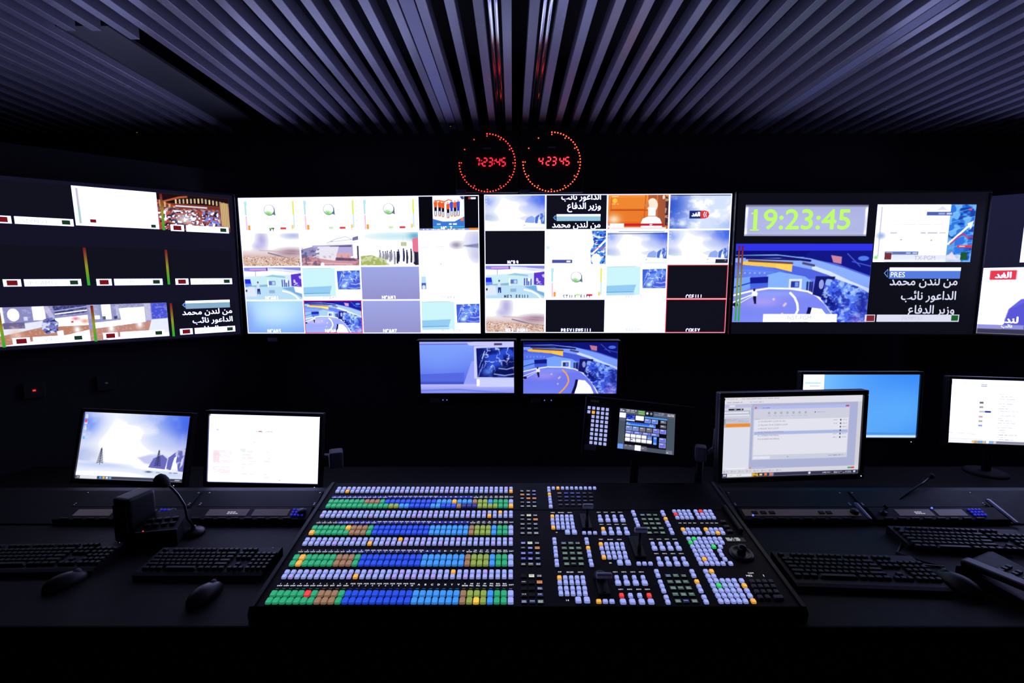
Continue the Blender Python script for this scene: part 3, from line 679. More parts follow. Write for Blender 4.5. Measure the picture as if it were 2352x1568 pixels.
TILEG = .0042
def multiview(name, label, M, tiles, base=(247, 248, 255), plate=None):
    r, s = display(name, label, M, t_flat(base), plate=plate)
    scr = s.build('screen', r)
    cw, ch = DW / 4, DH / 4
    for i, row in enumerate(tiles):
        for j, (im, txt, tcol, fr, lab) in enumerate(row):
            p = Pic(); x0 = -DW / 2 + j * cw + TILEG; z1 = DH / 2 - i * ch - TILEG; x1 = x0 + cw - 2 * TILEG; z0 = z1 - ch + 2 * TILEG
            p.img(im, x0, z0, x1, z1, .0006)
            if im is BLK:
                pass
            if lab.startswith('prompter'):
                prompter(p, x0, z0, x1, z1, [('الداعور نائب', .13), ('وزير الدفاع', .4), ('من لندن محمد', .95)], (.56, .76, (150, 200, 225), .17, .9), size=.2, right=.9)
            if lab.startswith('channel logo'):
                p.text(arabic('الغد'), x0 + (x1 - x0) * .43, z1 - (z1 - z0) * .63, .032, W, .05, off=.0011)
            if txt: p.text(txt, (x0 + x1) / 2 + (-.012 if len(txt) < 8 else .01), z0 - .003, .035, tcol, .03, off=.0012, zmin=z0 + .0035, sx=.66, mono=.0172)
            if fr: p.frame(x0 - .003, z0 - .003, x1 + .003, z1 + .003, .0045, fr, .0014)
            tag(p.build('video_tile', scr), lab)
    return r
BLK = t_flat((17, 17, 30)); GRY = t_flat((160, 170, 232), (150, 148, 205)); WHT = t_flat(W)
RED = (245, 50, 40); LT = (222, 224, 240); DKT = (60, 62, 75)
blue = Img(40, 24, (150, 205, 255)); blue.grad(0, 0, 1, 1, (165, 215, 255), (120, 165, 250)).blob(.5, .35, .5, .5, (205, 240, 255), .9).blob(0, .6, .12, .6, (140, 165, 250), .8)
cam4 = Img(100, 56, W); cam4.rect(.01, .3, .09, .7, (190, 228, 250)).rect(.01, .5, .09, .68, (70, 100, 190)).ell(.05, .63, .03, .06, (235, 240, 255)); cam4.blob(1, .2, .5, .5, (238, 250, 255), .5)
T_A = [[(t_test(), '.. XT', DKT, None, 'test card tile, green ball, first of three'), (t_test(), '.. 2', LT, None, 'test card tile, green ball, middle of three'), (t_test(), '.. 3', LT, None, 'test card tile, green ball, last of three'), (t_poster(), 'NC-7', W, None, 'poster of players in orange shirts')],
       [(t_smoke(), '', LT, None, 'smoke over rubble'), (t_rubble(), '', LT, None, 'collapsed building'), (t_crowd(), '', LT, None, 'people in dark clothes by a field'), (t_storm(), '', LT, None, 'pale storm horizon')],
       [(t_wide(), 'NCAM1', W, None, 'wide studio view with standing man'), (t_globe(), 'NCAM2', LT, None, 'pale curved wall and map screen'), (GRY, 'NCAM3', W, None, 'plain lavender tile'), (cam4, 'NCAM4', LT, None, 'almost blank white tile with small figure')],
       [(blue, 'NCAM5', W, None, 'plain pale blue tile'), (t_track(g=1.75, arc=W), 'NCAM6', W, (235, 40, 60), 'red framed studio floor view'), (GRY, 'NCAM7', W, None, 'lower plain lavender tile'), (t_globe(), 'ME1 PGM1', LT, None, 'pale wall and map screen in the corner')]]
hl = t_hills(); h3 = t_hills(); h3.rect(0, 0, 1, .06, W).rect(.18, .02, .95, .045, (110, 130, 200)).rect(0, .09, 1, .105, (40, 40, 60)); h4 = t_hills(); h4.rect(.79, .86, 1, .98, (40, 40, 60)).dashes(.85, .88, .98, .96, 2, (150, 150, 160), 2)
g3 = t_globe()
T_B = [[(hl, '', LT, None, 'snowy hills picture, upper left'), (BLK, '', LT, None, 'prompter tile with white lines'), (t_statue(), '', LT, None, 'orange news picture with pale bust'), (t_logo(), '', LT, None, 'channel logo on blue clouds')],
       [(BLK, 'MCR9', W, None, 'plain black tile'), (t_desk(), '', LT, None, 'white tile with blue chart edge'), (h3, '', LT, None, 'snowy hills picture with title bar'), (h4, '', LT, None, 'snowy hills picture with dark note')],
       [(t_wide(), 'ME2 EFILL', DKT, None, 'wide studio view with standing man, right copy'), (t_test(), 'STILL FILL', DKT, None, 'lone test card tile with green ball'), (g3, 'PREV F', LT, None, 'pale wall and map screen tile'), (BLK, 'CGFILL', W, RED, 'red framed black tile, upper')],
       [(t_smoke(True), 'ME2 PGM1', W, None, 'brown blast over rubble'), (BLK, 'PREVIEWFILL', W, None, 'black tile with wide caption'), (WHT, 'PPRST', LT, None, 'blank white tile'), (BLK, 'CGKEY', W, RED, 'red framed black tile, lower')]]
MA = pose(-.905, 2.887, 1.794, -2.26, -1.1, .24)
MBv = pose(.554, 2.851, 1.801, -.84, -.85, .08)
multiview('wall_display', 'wide wall screen of sixteen tiles with three green ball test cards along its top', MA, T_A, plate=(-.56, -.44))
multiview('wall_display', 'wide wall screen of sixteen tiles with two red framed black tiles at lower right', MBv, T_B, plate=(-.6, -.44))

# the tall screen turned towards the room at left
ML = pose(-1.6168, 2.80, 2.1699, 38.62, -6.44, 1.14) @ Matrix.Translation((-.695, 0, -.385))
r, s = display('wall_display', 'angled left wall screen of spaced tiles, two wooden floored rooms along its bottom row', ML, t_flat((20, 19, 38)), wallgap=.16)
scr = s.build('screen', r)
cw, rp, th = .3319, .2914, .1878
room0, room1, parl = t_room(0), t_room(1), t_parliament()
whitet = Img(60, 34, W); whitet.rect(.04, .04, .065, .95, (190, 170, 200)).rect(.045, .5, .065, .95, (150, 200, 190))
for i in range(3):
    for j in range(4):
        p = Pic(); x1 = .695 - j * cw; x0 = x1 - cw; z1 = .385 - i * rp; z0 = z1 - th
        im, lab = BLK, 'empty dark tile'
        if i == 0 and j == 0: im, lab = parl, 'crowded hall with red seats'
        if i == 0 and j == 1: im, lab = whitet, 'bright blank white tile'
        if i == 2 and j == 1: im, lab = room1, 'room with blue wall and wooden floor'
        if i == 2 and j >= 2: im, lab = room0, 'room with bright screens and wooden floor'
        if i == 2 and j == 0: lab = 'tile of white lines on black'
        p.img(im, x0, z0, x1, z1, .0006)
        if (i, j) == (0, 1):
            p.quad(x0 + .055, z0 + .017, x0 + .078, z0 + .033, (120, 20, 25), .001); p.quad(x1 - .034, z0 + .006, x1 - .014, z0 + .022, (25, 60, 30), .001)
        elif im is BLK or i == 0:
            tally(p, x0 + .05, x1 - .008, z0 - (.006 if i != 2 else -.002), txt={(1, 2): 'P-CAM12', (1, 1): 'SM', (1, 0): 'P-CAM13', (0, 2): 'STYPE23', (2, 0): 'PRMPTR1'}.get((i, j), ''))
        else:
            tally(p, x0 + .05, x1 - .02, z0 + .004, txt='V-FS' if j == 2 else '')
        if not (i == 0 and j in (1, 2)): meter(p, x0 + .014, z0 - .004, z1 - .004)
        if (i, j) == (2, 0):
            prompter(p, x0 + .06, z0 - .0, x1, z1 + .01, [('من لندن محمد', .42), ('الداعور نائب', .67), ('وزير الدفاع', .93)], (.02, .25, (135, 175, 205), .1, .9), size=.17, right=.93)
        tag(p.build('video_tile', scr), lab)

# right display: timecode, programme picture, chart, prompter
MC = pose(2.005, 2.81, 1.80, 0, -.8, 0)
def tl(px, py): return to_local(MC, px, py)
r, s = display('wall_display', 'wall screen with green 19:23:45 timecode above a blue studio picture', MC, t_flat((14, 14, 24)))
scr = s.build('screen', r)
p = Pic(); (x0, z1), (x1, z0) = tl(1713, 470), tl(1989, 542)
tcb = Img(80, 24, (172, 178, 225)); tcb.grad(0, 0, 1, .08, (95, 95, 125), (150, 150, 190)).grad(0, .9, 1, 1, (200, 200, 235), (130, 130, 170)).rect(0, .08, .02, .95, W).rect(.98, .08, 1, .95, W).blob(.5, .6, .6, .4, (190, 195, 240), .6)
p.img(tcb, x0, z0, x1, z1, .0006).text('19:23:45', x0 + (x1 - x0) * .465, z0 + .040, .158, (190, 252, 110), .018, off=.001, sx=1.1)
for a, b_, c, d in ((.045, .24, .118, .285), (.05, .765, .09, .82)): p.quad(x0 + (x1 - x0) * a, z0 + (z1 - z0) * b_ - .012, x0 + (x1 - x0) * c, z0 + (z1 - z0) * d - .012, (190, 252, 110), .0011)
tag(p.build('timecode_readout', scr), 'lime digits on a lavender bar')
p = Pic(); (x0, z1), (x1, z0) = tl(1691, 559.5), tl(1989, 739.5)
im = t_track(250, 144, 1.18, (240, 242, 255)); im.a = np.concatenate([im.a[:1].repeat(12, 0), im.a[:-12]], 0); im.rect(0, 0, 1, .085, (48, 52, 235)); im.rect(.23, .895, .78, 1, (246, 248, 255))
p.img(im, x0, z0, x1, z1, .0006); meter(p, x0 + .014, z0 + .006, z1 - .012, .01); meter(p, x0 + .034, z0 + .006, z1 - .012, .01)
p.text('NST-PGM', x0 + (x1 - x0) * .5, z0 + .014, .034, (190, 192, 205), off=.001)
tag(p.build('video_tile', scr), 'large blue studio picture')
p = Pic(); (x0, z1), (x1, z0) = tl(2016, 469.5), tl(2227.8, 601.5)
p.img(t_chart(), x0, z0, x1, z1, .0006).text('TX-PGM', x0 + (x1 - x0) * .53, z0 + .012, .034, (185, 185, 215), off=.001)
p.quad(x0 + .065, z0 + .014, x0 + .105, z0 + .052, (120, 50, 60), .001).quad(x1 - .06, z0 + .012, x1 - .022, z0 + .056, (25, 85, 35), .001)
tag(p.build('video_tile', scr), 'white chart with blue edge')
p = Pic(); (x0, z1), (x1, z0) = tl(2001, 606), tl(2213, 739.5)
p.img(t_flat((13, 13, 22)), x0, z0, x1, z1, .0006)
prompter(p, x0, z0, x1, z1, [('من لندن محمد', .36), ('الداعور نائب', .61), ('وزير الدفاع', .85)], (.06, .25, (85, 125, 225), .19, .91), (215, 218, 240), .16, .02, .89)
p.text('PRES', x0 + (x1 - x0) * .205, z1 - (z1 - z0) * .225, .042, (240, 244, 255), .012, 'l', .0016)
tally(p, x0 - .01, x1 - .03, z0 + .002, .042, 'PRMPTR1', col=(222, 224, 246))
p.quad(x0, z0 + .006, x0 + .046, z0 + .04, (130, 40, 50), .0014).quad(x1 - .076, z0 + .008, x1 - .036, z0 + .04, (25, 95, 35), .0014)
tag(p.build('video_tile', scr), 'white prompter lines on black with blue bar')

# far right display, cut by the picture's edge
MD = pose(3.36, 2.44, 1.79, -36, -3.2, 0)
r, s = display('wall_display', 'angled right wall screen with presenter in a blue suit above a ticker', MD, t_flat((30, 30, 58), (26, 26, 46)), wallgap=.14)
scr = s.build('screen', r)
p = Pic(); x0 = -DW / 2
im = t_news(); p.img(im, x0 + .004, -.395, x0 + .66, -.008, .0006)
p.text(arabic('الغد'), x0 + .09, -.066, .045, W, .04, off=.001); p.text(arabic('لندن'), x0 + .13, -.328, .05, W, .04, off=.001)
p.text(arabic('نائب'), x0 + .13, -.355, .024, W, .02, off=.001); p.text(arabic('الدفاع من لندن محمد'), x0 + .4, -.385, .03, W, .02, off=.001)
tag(p.build('video_tile', scr), 'presenter in blue suit')
p = Pic(); p.img(t_flat(W), x0 + .15, .02, .7, .39, .0006); tag(p.build('video_tile', scr), 'bright white tile')

# ------------------------------------------------------------------ preview monitors on the wall
def preview(label, M, im, plate_u, leds):
    w_, h_ = .522, .292
    r = thing('preview_monitor', label, 'monitor', M)
    b = MB(); b.box(0, .03, -.025, w_ + .03, .045, h_ + .07, .006); b.build('housing', MATTE, r)
    f = MB()
    for sx, sz, cx, cz in ((w_ + .03, .01, 0, h_ / 2 + .005), (w_ + .03, .06, 0, -h_ / 2 - .03), (.015, h_, w_ / 2 + .0075, 0), (.015, h_, -w_ / 2 - .0075, 0)): f.box(cx, .001, cz, sx, .02, sz, .003)
    f.build('bezel', MATTE, r)
    s = Pic(); s.img(im, -w_ / 2, -h_ / 2, w_ / 2, h_ / 2, -.003); s.build('screen', r)
    MB().box(plate_u, -.011, -h_ / 2 - .038, .056, .004, .026, .001).build('label_plate', TAPE, r)
    for u in leds: MB().lathe([(.0005, .003), (.0026, .002), (.003, 0)], 10, Matrix.Translation((u, -.0095, -h_ / 2 - .036)) @ Matrix.Rotation(math.pi / 2, 4, 'X')).build('power_light', BLUE_LED, r)
    MB().box(0, .05 + .17, -.02, .2, .36, .16).build('wall_bracket', MATTE, r)
preview('small wall monitor showing a plain blue wall beside a map screen', pose(-.25, 2.63, 1.225, -.6, -2, .3), t_globe(0, 216, 120), -.182, (-.137, -.115))
preview('small wall monitor showing the round studio floor with orange arc', pose(.324, 2.63, 1.222, 0, -2.6, 0), t_track(216, 120), -.192, (-.142, -.104))

# ------------------------------------------------------------------ ring clocks above the screens
def seg_digits(s, txt, x, z, h, col, slant=.12, mats=None):
    segs = {'0': 'abcdef', '1': 'bc', '2': 'abged', '3': 'abgcd', '4': 'fgbc', '5': 'afgcd', '6': 'afgedc', '7': 'abc', '8': 'abcdefg', '9': 'abcdfg'}
    wd = h * .52; t = h * .15; b = MB()
    for ch in txt:
        if ch == ':':
            for q in (.3, .7): b.box(x + q * h * slant + .002, -.006, z + h * q, t * .8, .003, t * .8)
            x += h * .24; continue
        if ch == ' ': x += h * .26; continue
        P = {'a': ((.12, 1), (.88, 1)), 'b': ((1, .95), (1, .55)), 'c': ((1, .45), (1, .05)), 'd': ((.12, 0), (.88, 0)), 'e': ((0, .45), (0, .05)), 'f': ((0, .95), (0, .55)), 'g': ((.12, .5), (.88, .5))}
        for sg in segs[ch]:
            (a0, b0), (a1, b1) = P[sg]
            p0 = Vector((x + a0 * wd + b0 * h * slant, -.006, z + b0 * h)); p1 = Vector((x + a1 * wd + b1 * h * slant, -.006, z + b1 * h))
            d = (p1 - p0).normalized(); n = Vector((-d.z, 0, d.x)) * t / 2; e = d * t / 2
            poly = [p0, p0 + e + n, p1 - e + n, p1, p1 - e - n, p0 + e - n]
            b.prism([(q.x, q.z) for q in poly], -.0055, -.0075, 'y')
        x += wd + h * .24
    return b
def ring_clock(label, px, py, rad, led, digit, txt, dx):
    c = at_depth(px, py, 2.80)
    M = Matrix.Translation(c); r = thing('ring_clock', label, 'clock', M)
    R = rad
    b = MB(); b.box(0, .0175, R * .05, R * 2.26, .035, R * 2.16, .012); b.box(0, .14, 0, .12, .22, .12); b.build('case', MATTE, r)
    dot = MB().lathe([(.0003, .0042), (.0022, .0036), (.0036, .002), (.004, 0)], 10, Matrix.Rotation(math.pi / 2, 4, 'X')).build('second_light', led, r)
    hd = MB().lathe([(.0003, .0038), (.002, .0032), (.0032, .0018), (.0034, 0)], 10, Matrix.Rotation(math.pi / 2, 4, 'X')).build('hour_light', led, r)
    first = True
    for k in range(46):
        a = k * math.pi / 30
        o = dot if first else dot.copy()
        if not first: C.objects.link(o)
        first = False; o.location = (R * math.sin(a), 0, R * math.cos(a))
    first = True
    for k in range(12):
        a = k * math.pi / 6
        o = hd if first else hd.copy()
        if not first: C.objects.link(o)
        first = False; o.location = (R * .925 * math.sin(a), 0, R * .925 * math.cos(a))
    h = .042
    b = seg_digits(None, txt, dx, -.018, h, None); b.build('digits', digit, r)
    MB().box(0, -.001, R * .5, .045, .003, .009, .001).build('maker_plate', TAPE, r)
    MB().box(-R * 1.0 + .01, -.002, -R * 1.0, .054, .004, .022, .001).build('label_plate', TAPE, r)
LED_A = mat('clock_led_red', (.02, .0, .0), emit=lin((255, 62, 46)), strength=2.5, vary=0)
LED_B = mat('clock_led_orange', (.02, .0, .0), emit=lin((255, 84, 50)), strength=3.2, vary=0)
DIG_A = mat('clock_digit_red', (.02, .0, .0), emit=lin((255, 36, 58)), strength=2.2, vary=0)
DIG_B = mat('clock_digit_bright', (.02, .0, .0), emit=lin((255, 50, 66)), strength=2.6, vary=0)
ring_clock('left ring clock of red lights reading 7:23:45', 1119, 374, .158, LED_A, DIG_A, '7:23:45', -.069)
ring_clock('right ring clock of orange lights reading 4 23 45', 1267, 372, .162, LED_B, DIG_B, '4 23 45', -.075)
# ------------------------------------------------------------------ the control desk with its sloped equipment rail
DESKM = mat('dark_grey_laminate', (.013, .0125, .0115), .62, scale=30, spec=.1)
RACKM = mat('black_rack_panel', (.009, .009, .010), .6, spec=.18)
FY, BY = 1.188, 2.36
r = thing('control_desk', 'long dark grey control desk in front of the wall of screens', 'desk', Matrix.Translation((0, FY, 0)))
MB().box(.18, (BY - FY) / 2, DESK_Z - .018, 5.24, BY - FY, .036, .006).build('desk_top', DESKM, r)
MB().box(.18, .05, .36, 5.2, .03, .72).build('front_panel', MATTE, r)
for x in (-2.38, -.9, .9, 2.72): MB().box(x, .62, .36, .04, 1.05, .72).build('side_panel', MATTE, r)
TY0, TZ0, TY1, TZ1 = 1.748, .765, 1.92, .822                       # foot and top of the sloped rail
TT = math.atan2(TZ1 - TZ0, TY1 - TY0)
SEG = [(-2.4, -.77), (.875, 2.6)]
for (a, b_), lab in zip(SEG, ('long sloping black equipment rack on the desk below the left pair of desk monitors', 'long sloping black equipment rack on the desk below the right group of desk monitors')):
    q = thing('equipment_rack', lab, 'rack', Matrix.Translation(((a + b_) / 2, TY0, DESK_Z)))
    MB().prism([(0, .0), (0, TZ0 - DESK_Z), (TY1 - TY0, TZ1 - DESK_Z), (TY1 - TY0 + .03, TZ1 - DESK_Z), (TY1 - TY0 + .03, 0)], (a - b_) / 2, (b_ - a) / 2, 'x').build('rack_body', RACKM, q)
    for x in ((a - b_) / 2, (b_ - a) / 2): MB().prism([(-.004, .0), (-.004, TZ0 - DESK_Z + .008), (TY1 - TY0, TZ1 - DESK_Z + .008), (TY1 - TY0 + .034, TZ1 - DESK_Z + .008), (TY1 - TY0 + .034, 0)], x - .006, x + .006, 'x').build('rack_cheek', BLACK, q)
RAIL = Matrix.Translation((0, TY0, TZ0)) @ Matrix.Rotation(TT, 4, 'X')     # x along the rail, y up the slope, z out of it
RLEN = math.hypot(TY1 - TY0, TZ1 - TZ0)
def on_rail(px, py):
    q = RAIL.inverted() @ hit(px, py, RAIL.translation, RAIL.to_3x3() @ Vector((0, 0, 1))); return q.x, q.y
def screws(b, xs, ys):
    for x in xs:
        for y in ys: b.lathe([(.0004, .0018), (.003, .0016), (.0036, 0)], 8, Matrix.Translation((x, y, .0035)))
BAYS = [(-1.765, -1.285), (-1.262, -.782), (.885, 1.365), (1.395, 1.905)]
labs = ['blank black rack panel below the snowy desktop monitor', 'blank black rack panel below the white page monitor', 'blank black rack panel below the list window monitor', 'blank black rack panel below the rightmost list monitor']
for (a, b_), lab in zip(BAYS, labs):
    q = thing('blank_panel', lab, 'rack panel', RAIL @ Matrix.Translation(((a + b_) / 2, RLEN * .71, .0)), 'blank rack panels along the desk rail'); w_ = b_ - a
    MB().box(0, 0, .002, w_ - .004, RLEN * .5, .004, .001).build('panel_plate', mat('blank_plate', (.010, .010, .012), .6, spec=.2), q)
    sb = MB(); screws(sb, (-w_ / 2 + .011, w_ / 2 - .011), (-.034, -.026, .034)); sb.build('screws', STEEL, q)
for x0, lab in ((1.372, 'short grey metal handle bar between the right rack bays'), (1.918, 'long grey metal handle bar at the right end of the rack bays')):
    q = thing('rack_handle', lab, 'handle', RAIL @ Matrix.Translation((x0, .05, .0)))
    MB().box(0, .0, .012, .016, .09 if x0 < 1.5 else .13, .012, .005).build('handle_bar', mat('handle_metal', (.2, .2, .25), .35, .8), q)
    for y in (-.035, .035): MB().lathe([(.006, 0), (.006, .01)], 10, Matrix.Translation((0, y, 0))).build('handle_post', METAL, q)

# intercom key panels at the foot of the rail
LCDM = mat('lcd_glass', (.07, .06, .065), .3)
def intercom(lab, a, b_, disp, col, pad, logo=True, knob=True, bright=.35):
    w_ = b_ - a
    q = thing('intercom_panel', lab, 'intercom', RAIL @ Matrix.Translation(((a + b_) / 2, .036, .0)))
    MB().box(0, 0, .008, w_ - .006, .066, .016, .003).build('body', RACKM, q)
    for i, (u0, u1) in enumerate(disp):
        x0, x1 = (u0 - .5) * w_, (u1 - .5) * w_
        o = MB().box((x0 + x1) / 2, .004, .0165, x1 - x0, .034, .002, .0006).build('display_window', mat('glow_' + lab[:14].replace(' ', '_'), (.05, .045, .05), .35, emit=lin(col), strength=bright), q)
        if i == 0 and logo:
            p = Pic(); [p.quad(x0 + (x1 - x0) * (.5 + .07 * k_), z_, x0 + (x1 - x0) * (.555 + .07 * k_), z_ + h_, (185, 185, 195), 0) for z_, h_, n_ in ((-.003, .005, 3), (-.010, .004, 4)) for k_ in range(n_)]
            p.build('panel_lettering', q, M=Matrix.Translation((0, .006, .0178)) @ Matrix.Rotation(-math.pi / 2, 4, 'X'))
    if pad:
        x0 = (pad - .5) * w_; k = MB()
        for i in range(4):
            for j in range(3): k.box(x0 + i * .0135, .017 - j * .0135, .019, .009, .008, .005, .0015)
        k.build('keypad', mat('blue_keypad', (.01, .01, .03), .4, emit=lin((35, 40, 215)), strength=.55), q)
    if knob:
        MB().lathe([(.0, .03), (.012, .03), (.0145, .027), (.015, .016)], 24, Matrix.Translation((w_ / 2 - .035, .003, 0))).build('volume_knob', BLACK, q)
    b = MB()
    for i in range(8): b.box(-w_ / 2 + .05 + i * .05, -.026, .018, .03, .007, .004, .001)
    b.build('key_levers', BLACK, q)
    return q
intercom('intercom panel with two brown displays, left end of the rail', -1.765, -1.285, ((.14, .44), (.5, .78)), (58, 48, 50), .82, False, bright=.6)
intercom('intercom panel with two dark displays and blue keypad left of the mixer', -1.262, -.782, ((.16, .49), (.53, .82)), (44, 38, 42), .855, True)
q = intercom('intercom panel lit dim blue right of the mixer, without windows', .885, 1.365, ((.03, .97),), (12, 14, 40), 0, False)
k = MB()
for u in (.12, .19, .26, .66, .72): k.box((u - .5) * .48, .002, .019, .022, .014, .006, .002)
k.build('push_keys', BLACK, q)
MB().lathe([(.0005, .0215), (.003, .021), (.0035, .017)], 10, Matrix.Translation((-.195, -.012, 0))).build('status_light', BLUE_LED, q)
q = intercom('intercom panel with two violet displays and blue keypad at right', 1.395, 1.905, ((.2, .47), (.5, .72)), (42, 36, 74), .77, True, knob=False, bright=.9)
MB().lathe([(.0005, .0215), (.003, .021), (.0035, .017)], 10, Matrix.Translation((-.0, .026, 0))).build('status_light', BLUE_LED, q)
x, y = on_rail(2046, 1181)
tag(MB().box(x, y, .0052, .125, .03, .0008, M=RAIL).build('paper_note', mat('green_paper', (.2, .26, .25), .8)), 'pale green paper strip lying on the rack panel at right', 'paper')

# ------------------------------------------------------------------ desk monitors
def taskbar(im, v=.955, c=(60, 62, 92), icons=True, light=.2):
    im.rect(0, v, 1, 1, c).rect(.012, v + .012, .032, .988, W).rect(.02, v, .023, 1, c).rect(0, (v + 1) / 2 - .003, .05, (v + 1) / 2 + .003, c).rect(.04, v, .04 + light, 1, (232, 232, 240))
    return im
def desk_monitor(label, M, w_, h_, im, bz=.016, chin=.022, led=None, arm=None, text=None, stand=True):
    r = thing('desk_monitor', label, 'monitor', M)
    b = MB(); b.box(0, .018, -(chin - bz) / 2, w_ + 2 * bz, .026, h_ + bz + chin, .006); b.box(0, .04, 0, w_ * .55, .03, h_ * .5, .012); b.build('housing', BLACK, r)
    f = MB()
    for sx, sz, cx, cz in ((w_ + 2 * bz, bz, 0, (h_ + bz) / 2), (w_ + 2 * bz, chin, 0, -(h_ + chin) / 2), (bz, h_, (w_ + bz) / 2, 0), (bz, h_, -(w_ + bz) / 2, 0)): f.box(cx, .001, cz, sx, .014, sz, .003)
    f.build('bezel', BEZEL, r)
    s = Pic(); s.img(im, -w_ / 2, -h_ / 2, w_ / 2, h_ / 2, -.002)
    if text: text(s)
    s.build('screen', r)
    if led: MB().lathe([(.0003, .0022), (.0016, .0016), (.002, 0)], 8, Matrix.Translation((led[0], -.006, led[1])) @ Matrix.Rotation(math.pi / 2, 4, 'X')).build('power_light', WHITE_LED, r)
    # stand: arm bracket from the back of the housing to a column that reaches the desk
    if not stand: return r
    base = M @ Vector((0, .085, -.02)); inv = M.inverted()
    z_bot = DESK_Z
    st = MB(); st.tube([inv @ base, inv @ Vector((base.x, base.y, z_bot + .01))], .018, 14); st.tube([(0, .05, -.02), inv @ base], .016, 10); st.build('stand_column', MATTE, r)
    up = inv @ Vector((base.x, base.y, z_bot)); R3 = inv.to_3x3().to_4x4()
    MB().lathe([(.085, 0), (.085, .008), (.07, .014), (.02, .016)], 28, Matrix.Translation(up) @ R3).build('stand_base', MATTE, r)
    return r
S16 = .474 / .518
def near(p, s):  # same picture, smaller and nearer
    return (p[0] * s, p[1] * s, CAM_Z + (p[2] - CAM_Z) * s)
l1 = t_hills(0, 240, 150); taskbar(l1, .955, (62, 66, 90), light=.16)
for i, c in enumerate(((90, 170, 240), (240, 200, 90), (230, 235, 245), (110, 190, 250))): l1.rect(.22 + .03 * i, .963, .242 + .03 * i, .992, c)
for i, c in enumerate(((215, 225, 240), (235, 90, 70), (215, 220, 230), (190, 205, 230), (110, 200, 235))): l1.rect(.012, .03 + i * .085, .03, .075 + i * .085, c).rect(.008, .08 + i * .085, .034, .088 + i * .085, (225, 230, 245))
l1.dashes(.8, .965, .98, .99, 1, (225, 228, 240), 4, ch=.008)
p_ = near((-1.89, 2.32, .875), S16)
desk_monitor('desk monitor at far left showing a snowy hill desktop with two trees', pose(*p_, 2.4, 13.05, -3.2), .474, .2965, l1, led=(.205, -.163))
l2 = Img(240, 150, W)
l2.rect(0, 0, .01, .03, (140, 150, 170)).dashes(.06, .17, .09, .25, 2, (215, 215, 225), 2, fill=.7).dashes(.42, .235, .57, .25, 1, (120, 110, 115), 7, ch=.004, fill=.8).rect(.445, .235, .475, .25, (170, 90, 100))
l2.dashes(.04, .53, .21, .72, 9, (252, 205, 220), 3, fill=.9).dashes(.04, .77, .2, .87, 5, (252, 205, 220), 5, fill=.8).rect(.04, .53, .1, .72, (255, 222, 232), .5).dashes(.3, .38, .56, .95, 12, (246, 240, 230), 8, fill=.3).dashes(.28, .4, .34, .56, 2, (220, 240, 248), 6).dashes(.28, .82, .36, .84, 1, (200, 232, 240), 2).rect(.47, .34, .52, .56, (255, 253, 240)).dashes(.64, .955, .69, .975, 1, (150, 150, 160), 3, ch=.006)
p_ = near((-1.193, 2.235, .893), S16)
o = desk_monitor('desk monitor left of the mixer showing an almost blank white page', pose(*p_, 2.98, 5.46, -2.43), .474, .2965, l2, led=(.225, -.163))
inv = o.matrix_world.inverted() if False else pose(*p_, 2.98, 5.46, -2.43).inverted()
jp = at_depth(772, 1052, 2.07)
a = MB(); a.box(0, 0, 0, .06, .07, .075, .012); a.build('arm_joint', GREY, o).matrix_parent_inverse.identity()
C.objects[-1].matrix_local = inv @ Matrix.Translation(jp) @ Matrix.Rotation(math.radians(20), 4, 'Z')
MB().tube([inv @ jp, inv @ Vector((jp.x - .05, jp.y + .045, jp.z - .01)), Vector((.12, .05, -.05))], .016, 10).build('monitor_arm', GREY, o)
# front right monitor
r1 = Img(316, 178, (216, 218, 232))
r1.rect(0, 0, 1, .085, (224, 223, 232)).dashes(.02, .012, .4, .03, 1, (178, 176, 190), 3, ch=.006, fill=.9).dashes(.02, .055, .28, .072, 1, (170, 168, 184), 5, ch=.007, fill=.9).rect(.0, .01, .01, .035, (90, 70, 90))
r1.rect(0, .085, .195, .96, (212, 213, 226)).rect(.195, .085, .97, .9, (172, 178, 214)).rect(.97, .085, 1, .9, (208, 207, 216)).rect(0, .085, .2, .13, (190, 192, 222)).rect(.04, .095, .08, .12, (225, 226, 240))
r1.rect(.035, .142, .14, .162, (16, 16, 26)).rect(.075, .147, .09, .157, (220, 220, 235)).rect(.12, .145, .13, .158, (220, 220, 235)).rect(0, .165, .19, .24, (182, 184, 206)).rect(.005, .18, .18, .2, (228, 229, 242)).rect(.005, .215, .185, .235, (228, 229, 242))
r1.rect(0, .255, .19, .33, (196, 198, 214)).dashes(.02, .265, .18, .325, 4, (172, 172, 192), 4, fill=.6).rect(0, .34, .19, .9, (222, 224, 238)).rect(.018, .325, .193, .372, (236, 146, 62)).line([(.018, .348), (.193, .345)], .004, (205, 120, 50))
for i in range(6): r1.rect(.008, .27 + .018 * i, .016, .28 + .018 * i, (100, 105, 135))
r1.rect(.215, .12, .91, .79, (206, 208, 224)).rect(.215, .12, .91, .155, (178, 186, 240)).rect(.222, .125, .235, .147, (225, 90, 60)).dashes(.24, .13, .34, .148, 1, (120, 125, 190), 6, ch=.005).rect(.88, .125, .905, .142, (190, 60, 60))
for i in range(7): r1.ell(.325 + i * .044, .205, .007, .013, (130, 132, 155)).ell(.325 + i * .044, .205, .004, .007, (206, 208, 224)); r1.rect(.31 + i * .044, .238, .34 + i * .044, .243, (178, 180, 198))
r1.rect(.655, .198, .662, .212, (70, 75, 110)).line([(.67, .205), (.73, .205)], .006, (172, 175, 195)).rect(.222, .285, .905, .73, (226, 227, 238))
